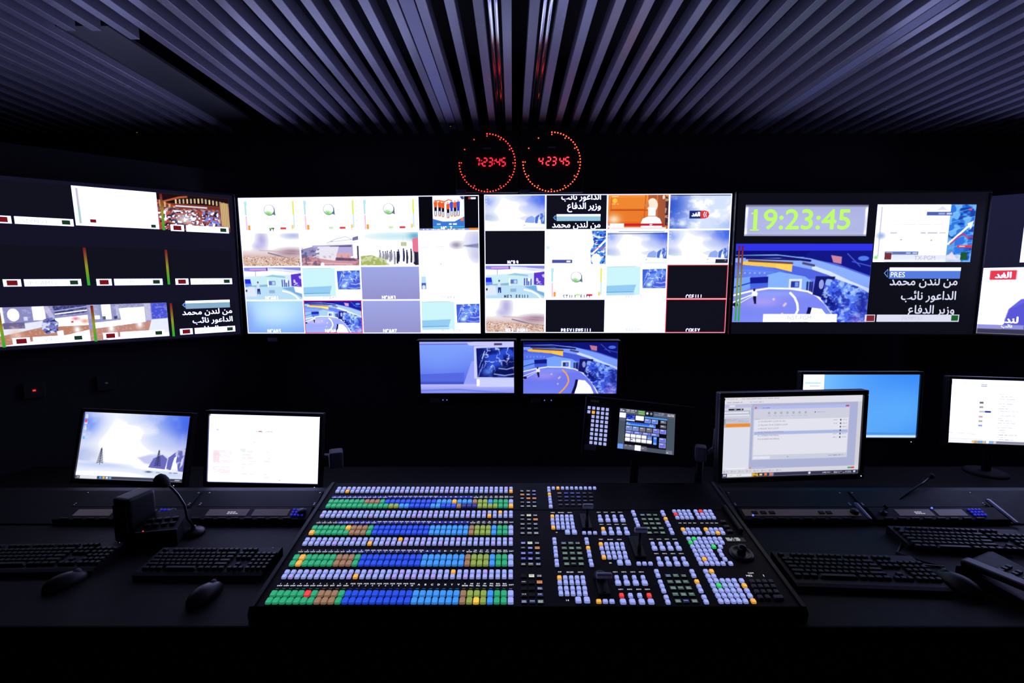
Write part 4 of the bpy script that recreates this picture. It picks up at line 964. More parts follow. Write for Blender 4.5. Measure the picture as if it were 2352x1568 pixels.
rows = ['C VN PROMPT LOOP W/ AD', 'D MAGAR VN B SCREEN LOOP', 'L MAGAR VN R LOOP', 'D VN MAGAR DI MATERIAL', 'R L SCREEN MATERIAL', 'D B SCREEN MATERIAL']
r1.rect(.222, .435, .905, .475, (172, 184, 226))
for i in range(6):
    v = .31 + i * .044; r1.ell(.85, v, .0055, .011, (40, 44, 75)).ell(.853, v - .004, .002, .004, (200, 205, 230)).dashes(.797, v - .008, .825, v + .008, 1, (165, 168, 190), i, ch=.004, fill=.9).dashes(.865, v - .008, .895, v + .008, 1, (165, 168, 190), i + 9, ch=.004, fill=.9)
r1.dashes(.222, .272, .27, .282, 1, (165, 165, 180), 4).dashes(.79, .272, .88, .282, 1, (165, 165, 180), 8).rect(.222, .735, .905, .785, (204, 207, 222)).rect(.222, .745, .345, .78, (228, 230, 240)).dashes(.37, .755, .5, .77, 1, (140, 142, 165), 5, ch=.005).dashes(.73, .75, .88, .765, 1, (130, 130, 150), 6, ch=.006, fill=.8)
r1.rect(0, .905, 1, .955, (214, 214, 222)).rect(.025, .885, .17, .902, (236, 236, 244)).rect(.2, .88, .212, .902, (235, 120, 70)).rect(.21, .88, .32, .905, (182, 186, 220))
for i in range(8): r1.rect(.012 + i * .055, .92, .024 + i * .055, .94, (160, 162, 178)).rect(.015 + i * .055, .925, .021 + i * .055, .937, (214, 214, 222)); r1.rect(.03 + i * .055, .926, .05 + i * .055, .934, (182, 184, 198))
r1.rect(.92, .915, .945, .935, (70, 165, 90)).rect(.945, .915, .97, .935, (215, 60, 60))
taskbar(r1, .955, (50, 52, 80), light=.18)
r1.dashes(.06, .97, .17, .985, 1, (170, 170, 185), 3, ch=.005).rect(.22, .955, .265, 1, (215, 175, 60)).speck((im_ := (r1.u > .22) * (r1.u < .265) * (r1.v > .955) * 1.), 90, 50, 5, .55, (120, 60, 30), .8).rect(.275, .967, .295, .99, (240, 215, 110)).rect(.31, .96, .33, .992, (240, 120, 70)).rect(.345, .955, .378, 1, (140, 135, 165)).ell(.361, .976, .009, .015, (245, 120, 70)).ell(.64, .976, .009, .016, (215, 220, 240)).dashes(.71, .968, .8, .985, 1, (225, 228, 240), 2, ch=.005, fill=.8).dashes(.82, .965, .95, .99, 2, (215, 218, 235), 7, ch=.004, fill=.6).rect(.965, .965, .98, .985, (235, 238, 250))
def r1_text(s):
    w_, h_ = .531, .299
    for i, t in enumerate(rows): s.text(t, -w_ / 2 + w_ * .25, h_ / 2 - h_ * (.318 + i * .044), .0082, (138, 138, 158), 0, 'l', -.0012)
    s.text('21°C', -w_ / 2 + w_ * .735, h_ / 2 - h_ * .985, .007, (230, 232, 245), 0, 'l', -.0012)
M1 = pose(1.035, 1.719, 1.118, 4.04, .78, .29)
o = desk_monitor('front right desk monitor with an open list window and orange sidebar row', M1, .531, .299, r1, bz=.018, chin=.02, led=(.272, -.158), text=r1_text, stand=False)
inv = M1.inverted(); jp = at_depth(1609, 1040, 1.86)
MB().box(0, 0, 0, .044, .05, .062, .01, M=inv @ Matrix.Translation(jp) @ Matrix.Rotation(math.radians(-20), 4, 'Z')).build('arm_joint', GREY, o)
MB().tube([inv @ (jp + Vector((0, 0, -.03))), inv @ Vector((jp.x, jp.y + .03, DESK_Z))], .014, 12).build('arm_post', BLACK, o)
MB().tube([inv @ jp, inv @ (jp + Vector((.03, -.01, .005))), inv @ (jp + Vector((.055, -.015, .03))), Vector((-.14, .05, 0))], .01, 10).build('monitor_arm', GREY, o)
sp = at_depth(1644, 985, 1.80)
MB().tube([inv @ sp, inv @ (sp + Vector((0, .01, -.09)))], .006, 8).build('arm_cover', GREY, o)
# blue monitor behind it and the bright list at right
r2 = Img(160, 90, (80, 165, 250)); r2.grad(0, 0, 1, 1, (135, 205, 255), (60, 140, 250), True).blob(1, 0, .5, .6, (45, 125, 252), .8).blob(.9, .55, .4, .5, (110, 190, 255), .6).rect(0, .92, 1, .96, (70, 150, 240)).rect(0, .0, .185, .31, W).rect(.02, .12, .16, .15, (190, 235, 250)).rect(.06, .17, .15, .195, (215, 215, 228)).rect(0, .965, 1, 1, (225, 238, 255))
desk_monitor('desk monitor with a plain bright blue desktop behind the list window monitor', pose(1.628, 2.197, 1.113, -2.0, 1.3, .37), .531, .299, r2, led=(.24, -.168), bz=.014)
r3 = Img(220, 124, W)
r3.rect(.0, .0, .012, .09, (120, 125, 140), .6).line([(0, .045), (.23, .06)], .004, (170, 172, 180)).rect(.255, .075, .305, .085, (90, 90, 100)).rect(.255, .098, .305, .107, (90, 90, 100)).rect(.625, .075, .745, .11, (190, 200, 245)).ell(.64, .093, .012, .014, (110, 125, 225)).ell(.735, .093, .012, .014, (110, 125, 225)).ell(.7, .093, .012, .014, (150, 165, 235))
for i in range(20):
    v = .22 + i * .0375; ind = .018 * (i % 2)
    r3.dashes(.41 + ind, v - .007, .41 + ind + .05 + .1 * ((i * 7) % 5) / 4, v + .007, 1, (165, 165, 172) if i < 17 else (120, 120, 130), i, ch=.008, fill=.95)
    if i % 2 == 1 and i > 1: r3.dashes(.76, v - .007, .88, v + .007, 1, (185, 178, 172), i + 40, ch=.007, fill=.9).rect(.69, v - .008, .698, v + .008, (165, 165, 170))
for v, c, u1 in ((.36, (110, 110, 115), .285), (.43, (170, 160, 160), .285), (.5, (200, 200, 225), .3), (.58, (205, 170, 180), .285), (.65, (180, 180, 188), .285), (.72, (150, 165, 245), .285)): r3.rect(.25, v - .016, u1, v + .016, c); r3.rect(.255, v - .04, .27, v - .034, (200, 200, 205))
r3.rect(.3, .484, .35, .516, (55, 65, 125)).rect(.0, .93, .3, .945, (225, 225, 230)).rect(.22, .955, 1, 1, (140, 140, 160)).rect(0, .955, .22, 1, (238, 240, 250)).line([(0, .84), (.24, .86)], .006, (165, 168, 178)).line([(0, .9), (.22, .92)], .004, (190, 190, 200))
for i, c in enumerate(((240, 200, 110), (200, 175, 130), (120, 175, 245), (215, 195, 165), (245, 245, 250), (130, 190, 250), (215, 215, 230))): r3.rect(.205 + i * .03, .958, .23 + i * .03, .995, c)
r3.blob(.98, .2, .3, .25, (232, 236, 252), .5)
desk_monitor('desk monitor at right edge showing a bright white list page', pose(2.32, 2.185, 1.085, -3.5, 4, -1.2), .531, .299, r3, bz=.014)
# ------------------------------------------------------------------ menu panel of the mixer
MM = pose(.567, 1.97, 1.061, -7.0, 22.3, -4.7)
r = thing('menu_panel', 'tilted black touch panel with five columns of lit keys beside its screen', 'control panel', MM)
MB().box(-.034, .022, -.002, .458, .036, .25, .007).build('housing', BLACK, r)
MB().box(-.034, .001, -.002, .452, .006, .244, .002).build('face_plate', mat('panel_face', (.014, .014, .017), .42), r)
MB().box(-.034, .004, .122, .45, .02, .004, .0015).build('top_trim', mat('trim_grey', (.12, .12, .14), .35), r)
mi = Img(150, 110, (72, 84, 98))
mi.rect(0, 0, 1, .125, (88, 92, 108)).dashes(.01, .01, .08, .07, 2, W, 3, ch=.012).dashes(.12, .01, .3, .045, 1, W, 4, ch=.02, fill=1).dashes(.12, .055, .28, .08, 1, (210, 212, 225), 5, ch=.012, fill=.9).rect(.34, .02, .45, .05, (130, 215, 100)).rect(.34, .07, .45, .1, (130, 215, 100)).rect(.46, 0, .61, .135, (28, 30, 38)).ell(.5, .06, .02, .03, (225, 225, 230)).ell(.57, .06, .02, .03, (150, 150, 160)).dashes(.63, .02, .8, .045, 1, (215, 218, 230), 6, ch=.01).dashes(.63, .06, .8, .085, 1, (150, 205, 240), 6, ch=.01, fill=.9).dashes(.86, .02, .98, .085, 2, W, 9, ch=.01, fill=.9)
mi.rect(.115, .13, .86, .9, (12, 10, 18)).rect(0, .11, .115, .225, W).rect(0, .225, .115, .31, (92, 98, 118))
mi.rect(.13, .14, .28, .285, (75, 105, 215)).speck((mi.u > .13) * (mi.u < .28) * (mi.v > .14) * (mi.v < .26) * 1., 40, 30, 4, .55, (25, 40, 160)).rect(.13, .26, .28, .29, (225, 240, 255)).rect(.295, .145, .44, .28, W).rect(.295, .255, .44, .285, (40, 36, 60)).rect(.455, .14, .86, .185, (85, 155, 240))
def mb(u, v, w_, h_, c=(105, 130, 225), e=(165, 190, 245)): mi.rect(u, v, u + w_, v + h_, e).rect(u + .008, v + .01, u + w_ - .008, v + h_ - .01, c).rect(u + .015, v + .018, u + w_ * .6, v + .035, (225, 230, 255))
mb(.46, .2, .11, .1); mb(.585, .2, .11, .1); mb(.74, .2, .105, .075, (112, 112, 128), (95, 95, 108))
mi.rect(.13, .315, .66, .365, (45, 95, 215)).rect(.13, .36, .66, .4, (95, 155, 245)).dashes(.135, .325, .2, .39, 2, (225, 235, 255), 3, ch=.01).dashes(.55, .325, .63, .39, 2, (225, 235, 255), 4, ch=.01); mb(.74, .31, .105, .075, (112, 112, 128), (95, 95, 108))
for i, c in enumerate(((110, 135, 205), (110, 140, 215), (118, 118, 132), (110, 110, 124), (110, 110, 225), (112, 112, 228))): mb(.13 + i * .122, .42, .108, .105, c, (165, 185, 240) if i not in (2, 3) else c)
for i in range(4): mb(.13 + i * .152, .54, .14, .06, (95, 110, 215), (150, 165, 235))
for j in range(2):
    for i in range(5):
        u, v = .13 + i * .097, .615 + j * .1
        mi.rect(u, v, u + .085, v + .085, W if (i, j) != (4, 0) else (100, 150, 235)).rect(u + .006, v + .06, u + .079, v + .075, (190, 192, 205))
        if (i, j) in ((1, 1), (4, 0)): mi.speck((mi.u > u) * (mi.u < u + .085) * (mi.v > v + .01) * (mi.v < v + .05) * 1., 60, 40, 9 + i, .55, (70, 75, 120))
mi.rect(.63, .62, .69, .81, (60, 120, 240)).rect(.635, .625, .685, .675, (120, 180, 255)).rect(.635, .76, .685, .805, (120, 180, 255)); mb(.735, .63, .115, .105, (112, 108, 225)); mb(.735, .75, .115, .115, (112, 108, 225))
mi.rect(0, .88, .1, 1, (110, 155, 245)).rect(.115, .88, .31, .98, (95, 98, 115)).rect(.31, .87, .415, 1, W).rect(.42, .88, .52, .98, (100, 102, 118)).dashes(.43, .89, .48, .94, 2, (235, 235, 245), 6, ch=.01).dashes(.13, .89, .28, .91, 1, (225, 225, 240), 7, ch=.01, fill=.4).rect(.86, .91, .97, 1, (118, 122, 140)).dashes(.87, .925, .95, .98, 2, (240, 240, 250), 2, ch=.012)
p = Pic(); p.img(mi, -.115, -.085, .115, .085, .0035); p.build('touch_screen', r)
p = Pic(); p.text('SONY', -.222, .098, .014, (34, 34, 42), .02, off=.0035); p.build('maker_lettering', r)
KEYB = mat('lit_key_lavender', (.2, .2, .3), .4, emit=lin((172, 178, 238)), strength=1.0)
AMBER = mat('lit_amber', (.3, .2, .1), .4, emit=lin((255, 172, 60)), strength=1.05)
km = MB().box(0, -.004, 0, .0125, .006, .0125, .0018).build('menu_key', KEYB, r); first = True
q0 = to_local(MM, 1353.3, 936); q1 = to_local(MM, 1395, 939.6); q2 = to_local(MM, 1362, 1016.5)
du = (q1[0] - q0[0]) / 4; dv = (q2[1] - q0[1]) / 8
for i in range(5):
    for j in range(9):
        if i == 0 and j > 1: continue
        o = km if first else km.copy()
        if not first: C.objects.link(o)
        first = False
        o.location = (q0[0] + i * du, 0, q0[1] + j * dv)
        if (i, j) == (1, 1):
            o.data = o.data.copy(); o.data.materials[0] = AMBER; o['label'] = 'amber lit key'
a = to_local(MM, 1352, 1027); MB().box(a[0] + .006, -.003, a[1], .048, .003, .022, .001).build('label_plate', TAPE, r)
inv = MM.inverted(); bp = MM @ Vector((-.03, .07, -.03))
MB().tube([(-.03, .03, -.03), inv @ bp, inv @ Vector((bp.x, bp.y + .03, DESK_Z + .01))], .018, 12).build('stand_column', MATTE, r)
MB().lathe([(.08, 0), (.08, .008), (.02, .014)], 28, Matrix.Translation(inv @ Vector((bp.x, bp.y + .03, DESK_Z))) @ inv.to_3x3().to_4x4()).build('stand_base', MATTE, r)

# ------------------------------------------------------------------ keyboards, mice and the small things on the desk
KEYM = mat('key_plastic', (.014, .014, .015), .5, spec=.22); KBM = mat('keyboard_body', (.008, .008, .009), .55, spec=.2)
def keyboard(label, c, yaw, w_=.44, d=.155, led=None, ledm=None, cat='keyboard', tilt=4, sides=0):
    r = thing('keyboard', label, cat, Matrix.Translation((c[0], c[1], DESK_Z)) @ Matrix.Rotation(math.radians(yaw), 4, 'Z'))
    MB().prism([(-d / 2, 0), (-d / 2, .016), (-d / 2 + .012, .02), (d / 2 - .004, .032), (d / 2, .028), (d / 2, 0)], -w_ / 2, w_ / 2, 'x').build('body', KBM, r)
    sl = math.atan2(.012, d - .016); k = MB(); u = w_ / 23.2
    rowsy = [(.4, (1, 0, 1, 1, 1, 1, .4, 1, 1, 1, 1, .4, 1, 1, 1, 1)), (.0, (1,) * 13 + (2,)), (0, (1.5,) + (1,) * 12 + (1.5,)), (0, (1.75,) + (1,) * 11 + (2.25,)), (0, (2.25,) + (1,) * 10 + (2.75,)), (0, (1.25, 1.25, 1.25, 6.25, 1.25, 1.25, 1.25, 1.25))]
    y = d / 2 - .022
    def key(x, y, n, wd):
        k.box(x + wd * u / 2, y, .0, wd * u - .003, u * .84, .009, .0015, M=Matrix.Translation((0, 0, .026 + y * math.tan(sl) + .003)), taper=.86, seg=1)
    for ri, (g, ws) in enumerate(rowsy):
        x = -w_ / 2 + .012
        for i, wd in enumerate(ws):
            if wd >= 1: key(x, y, i, wd)
            x += (wd if wd else 1) * u
        if ri != 4:
            for i in range(3):
                if not (ri == 3): key(-w_ / 2 + .012 + (15.4 + i) * u, y, i, 1)
        else: key(-w_ / 2 + .012 + 16.4 * u, y, 0, 1)
        if ri > 0:
            for i in range(4): key(-w_ / 2 + .012 + (18.7 + i) * u, y, i, .96)
        y -= u * (1.25 if ri == 0 else 1.0)
    k.build('keys', KEYM, r)
    if led: MB().lathe([(.0004, .003), (.0022, .002), (.0026, 0)], 8, Matrix.Translation((led[0], led[1], .029))).build('status_light', ledm or BLUE_LED, r)
    return r
def mid(*pp):
    v = [on_height(x, y, DESK_Z + .015) for x, y in pp]; return sum(v, Vector()) / len(v)
kc = mid((1774.7, 1264), (2119, 1292), (2172, 1364), (1817, 1350))
fl, fr = on_height(1817, 1352, DESK_Z), on_height(2172, 1364, DESK_Z)
keyboard('black keyboard with blue light lying right of the mixer', kc, math.degrees(math.atan2(fr.y - fl.y, fr.x - fl.x)), (fr - fl).length, .165, led=(.1, .072))
fl, fr = on_height(311, 1319, DESK_Z), on_height(619, 1319, DESK_Z)
kc = mid((311, 1319), (619, 1319), (647, 1268), (357, 1270))
keyboard('black keyboard left of the mixer in front of the intercom with blue keypad', kc, math.degrees(math.atan2(fr.y - fl.y, fr.x - fl.x)), .40, .14, led=(.17, .064), ledm=WHITE_LED)
kc = mid((-40, 1315), (205, 1309), (240, 1255), (0, 1262))
keyboard('black keyboard at the far left end of the desk', kc, 2, .42, .15, led=(.19, .068), ledm=WHITE_LED)
kc = mid((2070, 1255), (2400, 1268), (2360, 1222), (2020, 1212))
keyboard('dark keyboard in front of the violet intercom displays', kc, -4, .44, .11)
def mouse(label, px, py, yaw, s=1):
    c = on_height(px, py, DESK_Z)
    r = thing('computer_mouse', label, 'mouse', Matrix.Translation(c) @ Matrix.Rotation(math.radians(yaw), 4, 'Z'))
    bm = bmesh.new(); bmesh.ops.create_uvsphere(bm, u_segments=20, v_segments=12, radius=1)
    vs = [(v.co.x * .031 * s * (1 - .12 * v.co.y), v.co.y * .056 * s, max(0, v.co.z + .15) * .032 * s * (1 - .18 * v.co.y)) for v in bm.verts]; bm.verts.index_update()
    fs = [tuple(v.index for v in f.verts) for f in bm.faces]; bm.free()
    b = MB(); b.add(vs, fs, sm=True); b.build('shell', BLACK, r)
    MB().box(0, .018 * s, .0325 * s, .0012, .05 * s, .002, M=None).build('button_split', MATTE, r)
    MB().lathe([(.009, -.003), (.0095, 0), (.009, .003)], 16, Matrix.Translation((0, .03 * s, .026 * s)) @ Matrix.Rotation(math.pi / 2, 4, 'Y')).build('scroll_wheel', GREY, r)
    return c
mouse('black mouse on the desk left of the mixer front corner', 472, 1372, -12, 1.05)
mouse('black mouse at far left in front of the leftmost keyboard', 152, 1342, -30)
c = mouse('black mouse beside the right end of the lit keyboard', 2196, 1350, 14, 1.2)
MB_ = MB(); pts = [c + Vector((-.014, .055, .012)), c + Vector((-.05, .12, .006)), on_height(2168, 1300, DESK_Z + .004), on_height(2120, 1290, DESK_Z + .004), on_height(2060, 1268, DESK_Z + .004), on_height(2075, 1240, DESK_Z + .004)]
tag(MB_.tube(pts, .003, 6).build('mouse_cable', BLACK), 'thin black cable curling from the right mouse towards the rack', 'cable')
a, b_ = on_height(2262, 1352, DESK_Z), 0
r = thing('desk_phone', 'flat black desk telephone at the right edge of the desk', 'telephone', Matrix.Translation(on_height(2318, 1345, DESK_Z)) @ Matrix.Rotation(math.radians(24), 4, 'Z'))
MB().prism([(-.085, 0), (-.085, .018), (.08, .045), (.09, .04), (.09, 0)], -.1, .1, 'x').build('body', KBM, r)
MB().box(-.07, 0, .052, .045, .17, .02, .008).build('handset', BLACK, r)
k = MB()
for i in range(3):
    for j in range(4): k.box(.0 + i * .024, -.05 + j * .024, .034 + (-.05 + j * .024) * .16, .016, .014, .008, .002)
k.build('dial_keys', KEYM, r)
# gooseneck microphones
def gooseneck(label, base, pts, head, size, br):
    r = thing('gooseneck_microphone', label, 'microphone', Matrix.Translation(base)); B = Vector(base)
    MB().lathe([(.045 * br, 0), (.045 * br, .014 * br), (.036 * br, .022 * br), (.012 * br, .026 * br), (.01 * br, .04 * br)], 24).build('base', BLACK, r)
    L = [Vector((0, 0, .03))] + [Vector(p) - B for p in pts] + [Vector(head) - B]
    MB().tube(L, .0042, 8).build('gooseneck', mat('gooseneck_steel', (.05, .05, .055), .3, .7), r)
    d = (L[-1] - L[-2]).normalized(); q = d.to_track_quat('Z', 'Y').to_matrix().to_4x4()
    MB().lathe([(.006 * size, -.01 * size), (.014 * size, 0), (.02 * size, .014 * size), (.021 * size, .028 * size), (.016 * size, .042 * size), (.004 * size, .048 * size)], 18, Matrix.Translation(L[-1]) @ q).build('foam_windscreen', MATTE, r)
hp = at_depth(383, 1112, 1.62)
gooseneck('gooseneck microphone with round black foam head before the snowy desktop', (on_height(446, 1226, DESK_Z)), [at_depth(430, 1190, 1.66), at_depth(424, 1160, 1.66), at_depth(408, 1135, 1.65), at_depth(394, 1120, 1.63)], hp, 1.0, .8)
gooseneck('thin gooseneck microphone rising from the right rack bay', Vector(RAIL @ Vector((on_rail(2036, 1195)[0], .04, .014))), [at_depth(2048, 1172, 1.85), at_depth(2068, 1145, 1.87), at_depth(2090, 1128, 1.90), at_depth(2115, 1112, 1.93)], at_depth(2136, 1096, 1.96), .5, .32)
# desk speaker and small talkback box in front of the left intercom
p0 = on_height(284, 1252, DESK_Z)
r = thing('desk_speaker', 'upright black desk speaker box left of the gooseneck microphone', 'speaker', Matrix.Translation(p0) @ Matrix.Rotation(math.radians(-14), 4, 'Z'))
MB().box(0, .05, .085, .075, .1, .17, .014, seg=4).build('cabinet', BLACK, r)
MB().box(0, -.002, .08, .06, .006, .13, .002).build('speaker_grille', MATTE, r)
p1 = on_height(370, 1246, DESK_Z)
r = thing('talkback_box', 'low sloping black talkback box with red light beside the desk speaker', 'intercom', Matrix.Translation(p1) @ Matrix.Rotation(math.radians(12), 4, 'Z'))
MB().prism([(-.03, 0), (-.03, .055), (.075, .085), (.085, .08), (.085, 0)], -.065, .065, 'x').build('body', BLACK, r)
MB().box(0, -.026, .0565, .13, .004, .004, .001).build('lit_edge_line', GREY, r)  # grey strip stands in for light caught along the top front edge
MB().lathe([(.0004, .003), (.0022, .002), (.0026, 0)], 8, Matrix.Translation((-.042, -.022, .058))).build('status_light', RED_LED, r)
k = MB()
for i in range(4):
    for j in range(2): k.box(-.04 + i * .026, .005 + j * .026, .068 + j * .0075, .018, .016, .006, .002)
k.build('push_keys', KEYM, r)
# ------------------------------------------------------------------ the video mixer: sloping panel of lit buttons
PT = math.atan2(.0865, .5439)
ROOT = Matrix.Translation((0, 1.2358, .7995)) @ Matrix.Rotation(PT, 4, 'X')      # x right, y up the slope, z out of the panel
RI = ROOT.inverted(); TOPZ = .0055
def pan(px, py, z=TOPZ):
    q = RI @ hit(px, py, ROOT @ Vector((0, 0, z)), ROOT.to_3x3() @ Vector((0, 0, 1))); return q.x, q.y
def zp(zx, zy, z=TOPZ): return pan(1160 + .30612 * zx, 1090 + .30612 * zy, z)
mixer = thing('video_mixer', 'wide sloping video mixer covered in rows of lit coloured buttons and fader levers', 'mixing console', ROOT)
PLATE = mat('mixer_plate', (.007, .007, .008), .6, spec=.15)
x0, yb = -.70, pan(1176, 1106)[1]
xl = pan(581, 1391)[0]; xr = pan(1844, 1391)[0]; yf = pan(1844, 1391)[1]
zf = (DESK_Z - .7995); RX = Matrix.Rotation(PT, 4, 'X'); RXI = RX.inverted()
MB().prism([(yf, -.002), (yf - .004, zf + .024), (yf - .012, zf + .02), (yf - .012, zf + .002), (yb, zf + .002 - yb * math.tan(PT)), (yb, 0), (yf + .004, 0)], xl, xr, 'x', M=RX).build('chassis', PLATE, mixer).matrix_local = RXI
for sx in (xl - .004, xr + .004):
    MB().prism([(yf - .014, zf + .004), (yf - .014, zf + .03), (yf, .004), (yb, .004), (yb, zf + .004 - yb * math.tan(PT))], sx - .006, sx + .006, 'x', M=RX).build('side_cheek', BLACK, mixer).matrix_local = RXI
# one lit cap per colour, shared by every button of that colour
CAPS = {'lav': (160, 172, 244), 'vio': (172, 160, 240), 'green': (44, 170, 118), 'brown': (158, 120, 92), 'blue': (36, 78, 226), 'sky': (62, 150, 242), 'olive': (142, 166, 74), 'amber': (255, 184, 76), 'red': (248, 66, 66), 'lime': (60, 216, 118), 'indigo': (44, 40, 130), 'yellow': (250, 205, 70)}
LABEL = {'amber': 'lit amber button', 'red': 'lit red button', 'lime': 'lit green button', 'yellow': 'lit yellow button', 'green': 'green button', 'brown': 'brown button', 'blue': 'deep blue button', 'sky': 'sky blue button', 'olive': 'olive button', 'lav': None, 'vio': None, 'indigo': 'dim indigo button'}
def cap_mats(c):
    rgb = CAPS[c]
    return [mat('button_face_' + c, tuple(x * .5 for x in lin(rgb)), .35, emit=lin(rgb), strength=1.0, vary=0), mat('button_side_' + c, tuple(x * .4 for x in lin(rgb)), .35, emit=lin(rgb), strength=.55, vary=0)]
def cap_shape(b, cx, cy, sx, sy, mi=0):
    """rounded keycap: bright face with an engraved line, dimmer skirt"""
    n = 4; r = min(sx, sy) * .2
    def ring(hx, hy, z, rr):
        o = []
        for qx, qy, a0 in ((1, 1, 0), (-1, 1, 90), (-1, -1, 180), (1, -1, 270)):
            for k in range(n):
                a = math.radians(a0 + 90 * k / (n - 1)); o.append((cx + qx * (hx - rr) + rr * math.cos(a), cy + qy * (hy - rr) + rr * math.sin(a), z))
        return o
    h = .006; R = [ring(sx / 2, sy / 2, .0, r), ring(sx / 2, sy / 2, h * .55, r), ring(sx * .43, sy * .42, h, r), ring(sx * .36, sy * .34, h * .93, r * .8)]
    m = len(R[0]); vs = sum(R, []); fs = []; o = len(b.v)
    for i in range(3):
        f = [(i * m + k, i * m + (k + 1) % m, (i + 1) * m + (k + 1) % m, (i + 1) * m + k) for k in range(m)]
        b.add([], [], None); fs.append(f)
    b.add(vs, fs[0], None, mi + 1); b.f[-m:] = [[j for j in f] for f in b.f[-m:]]
    base = len(b.v) - len(vs)
    for i, f in enumerate(fs[1:]):
        b.f += [[j + base for j in q] for q in f]; b.mi += [mi + (1 if i == 0 else 0)] * m; b.sm += [False] * m
    b.f.append([base + 3 * m + k for k in range(m)]); b.mi.append(mi); b.sm.append(False)
_cap = {}
def cap_mesh(c, sx, sy):
    k = (c, round(sx, 4), round(sy, 4))
    if k not in _cap:
        b = MB(); cap_shape(b, 0, 0, sx, sy); o = b.build('cap', cap_mats(c)); _cap[k] = o.data; bpy.data.objects.remove(o)
    return _cap[k]
class Bank:
    """buttons of one kind; the nearest hundred are parts of their own, the rest lie in one part"""
    def __init__(s, name): s.name = name; s.L = []
    def put(s, x, y, sx, sy, c): s.L.append((x, y, sx, sy, c))
    def finish(s):
        s.L.sort(key=lambda q: (round(q[1], 3), q[0]))
        for x, y, sx, sy, c in s.L[:100]:
            o = bpy.data.objects.new(s.name, cap_mesh(c, sx, sy)); C.objects.link(o); o.parent = mixer; o.location = (x, y, 0)
            if LABEL[c]: o['label'] = LABEL[c]
        if len(s.L) > 100:
            b = MB(); cs = sorted({q[4] for q in s.L[100:]}); ms = sum([cap_mats(c) for c in cs], [])
            for x, y, sx, sy, c in s.L[100:]: cap_shape(b, x, y, sx, sy, 2 * cs.index(c))
            o = b.build(s.name, ms, mixer); o['kind'] = 'stuff'
XP, DG, FK, LK = Bank('crosspoint_button'), Bank('delegation_button'), Bank('function_button'), Bank('display_key')
UL, UR = pan(612, 1377)[0], pan(1179, 1377)[0]
PU = (UR - UL + .004) / 36
def colx(i): return UL + PU * (i + .5) - .002
VY = lambda y: pan(1176, y)[1]
base_row = ['green'] * 7 + ['brown'] * 3 + ['green'] + ['blue'] * 10 + ['sky'] * 7 + ['brown'] + ['olive'] * 3 + ['sky'] + ['green'] * 2 + ['lav']
top_a = ['green'] * 7 + ['brown'] * 3 + ['green'] + ['blue'] * 10 + ['sky'] * 3 + ['amber'] + ['sky'] * 3 + ['brown', 'olive', 'olive', 'sky', 'green', 'green', 'green', 'lav']
top_b = ['green'] * 12 + ['olive'] * 2 + ['sky'] * 2 + ['blue'] * 4 + ['sky', 'sky'] + ['blue'] * 3 + ['brown'] + ['indigo'] * 3 + ['olive'] * 4 + ['green'] * 2 + ['amber']
top_b = (top_b + ['green'] * 36)[:35] + ['amber']
def edit(row, **k):
    r = list(row)
    for a, c in k.items(): r[int(a[1:])] = c
    return r
groups = [((1119.9, 1126.3), (1150, 1159.6), (top_a, top_b), {(2, 1): 'amber', (35, 1): 'amber'}, 1138.5),
          ((1175, 1182.5), (1210, 1220.7), (edit(base_row, c6='amber'), edit(base_row, c0='amber')), {(33, 0): 'amber', (31, 1): 'amber'}, 1196.5),
          ((1237, 1245.8), (1277.7, 1291.4), (edit(base_row, c1='amber'), edit(base_row, c1='amber')), {(16, 0): 'amber', (11, 1): 'amber'}, 1262.5),
          ((1311.3, 1321.6), (1360.8, 1377.2), (edit(base_row, c5='red'), edit(base_row, c30='yellow')), {(26, 0): 'amber', (11, 1): 'amber'}, 1339.5)]
SRC = ['1\nCAM', '2\nCAM', '3\nCAM', '4\nCAM', '5\nCAM', '6\nCAM', '7\nCAM', '1\nEXT', '2\nEXT', '3\nEXT', '8\nCAM'] + ['MCR\n%d' % i for i in range(1, 11)] + ['A', 'B', 'C', 'D', 'X', 'Y', 'V', 'K\nEDGE', 'ME\nFILL', 'KY\nFILL', 'PP\nFILL', 'PP2\nFILL', 'BLK\nOUT', 'BLK\nOUT', 'SHFT']
lean = .0
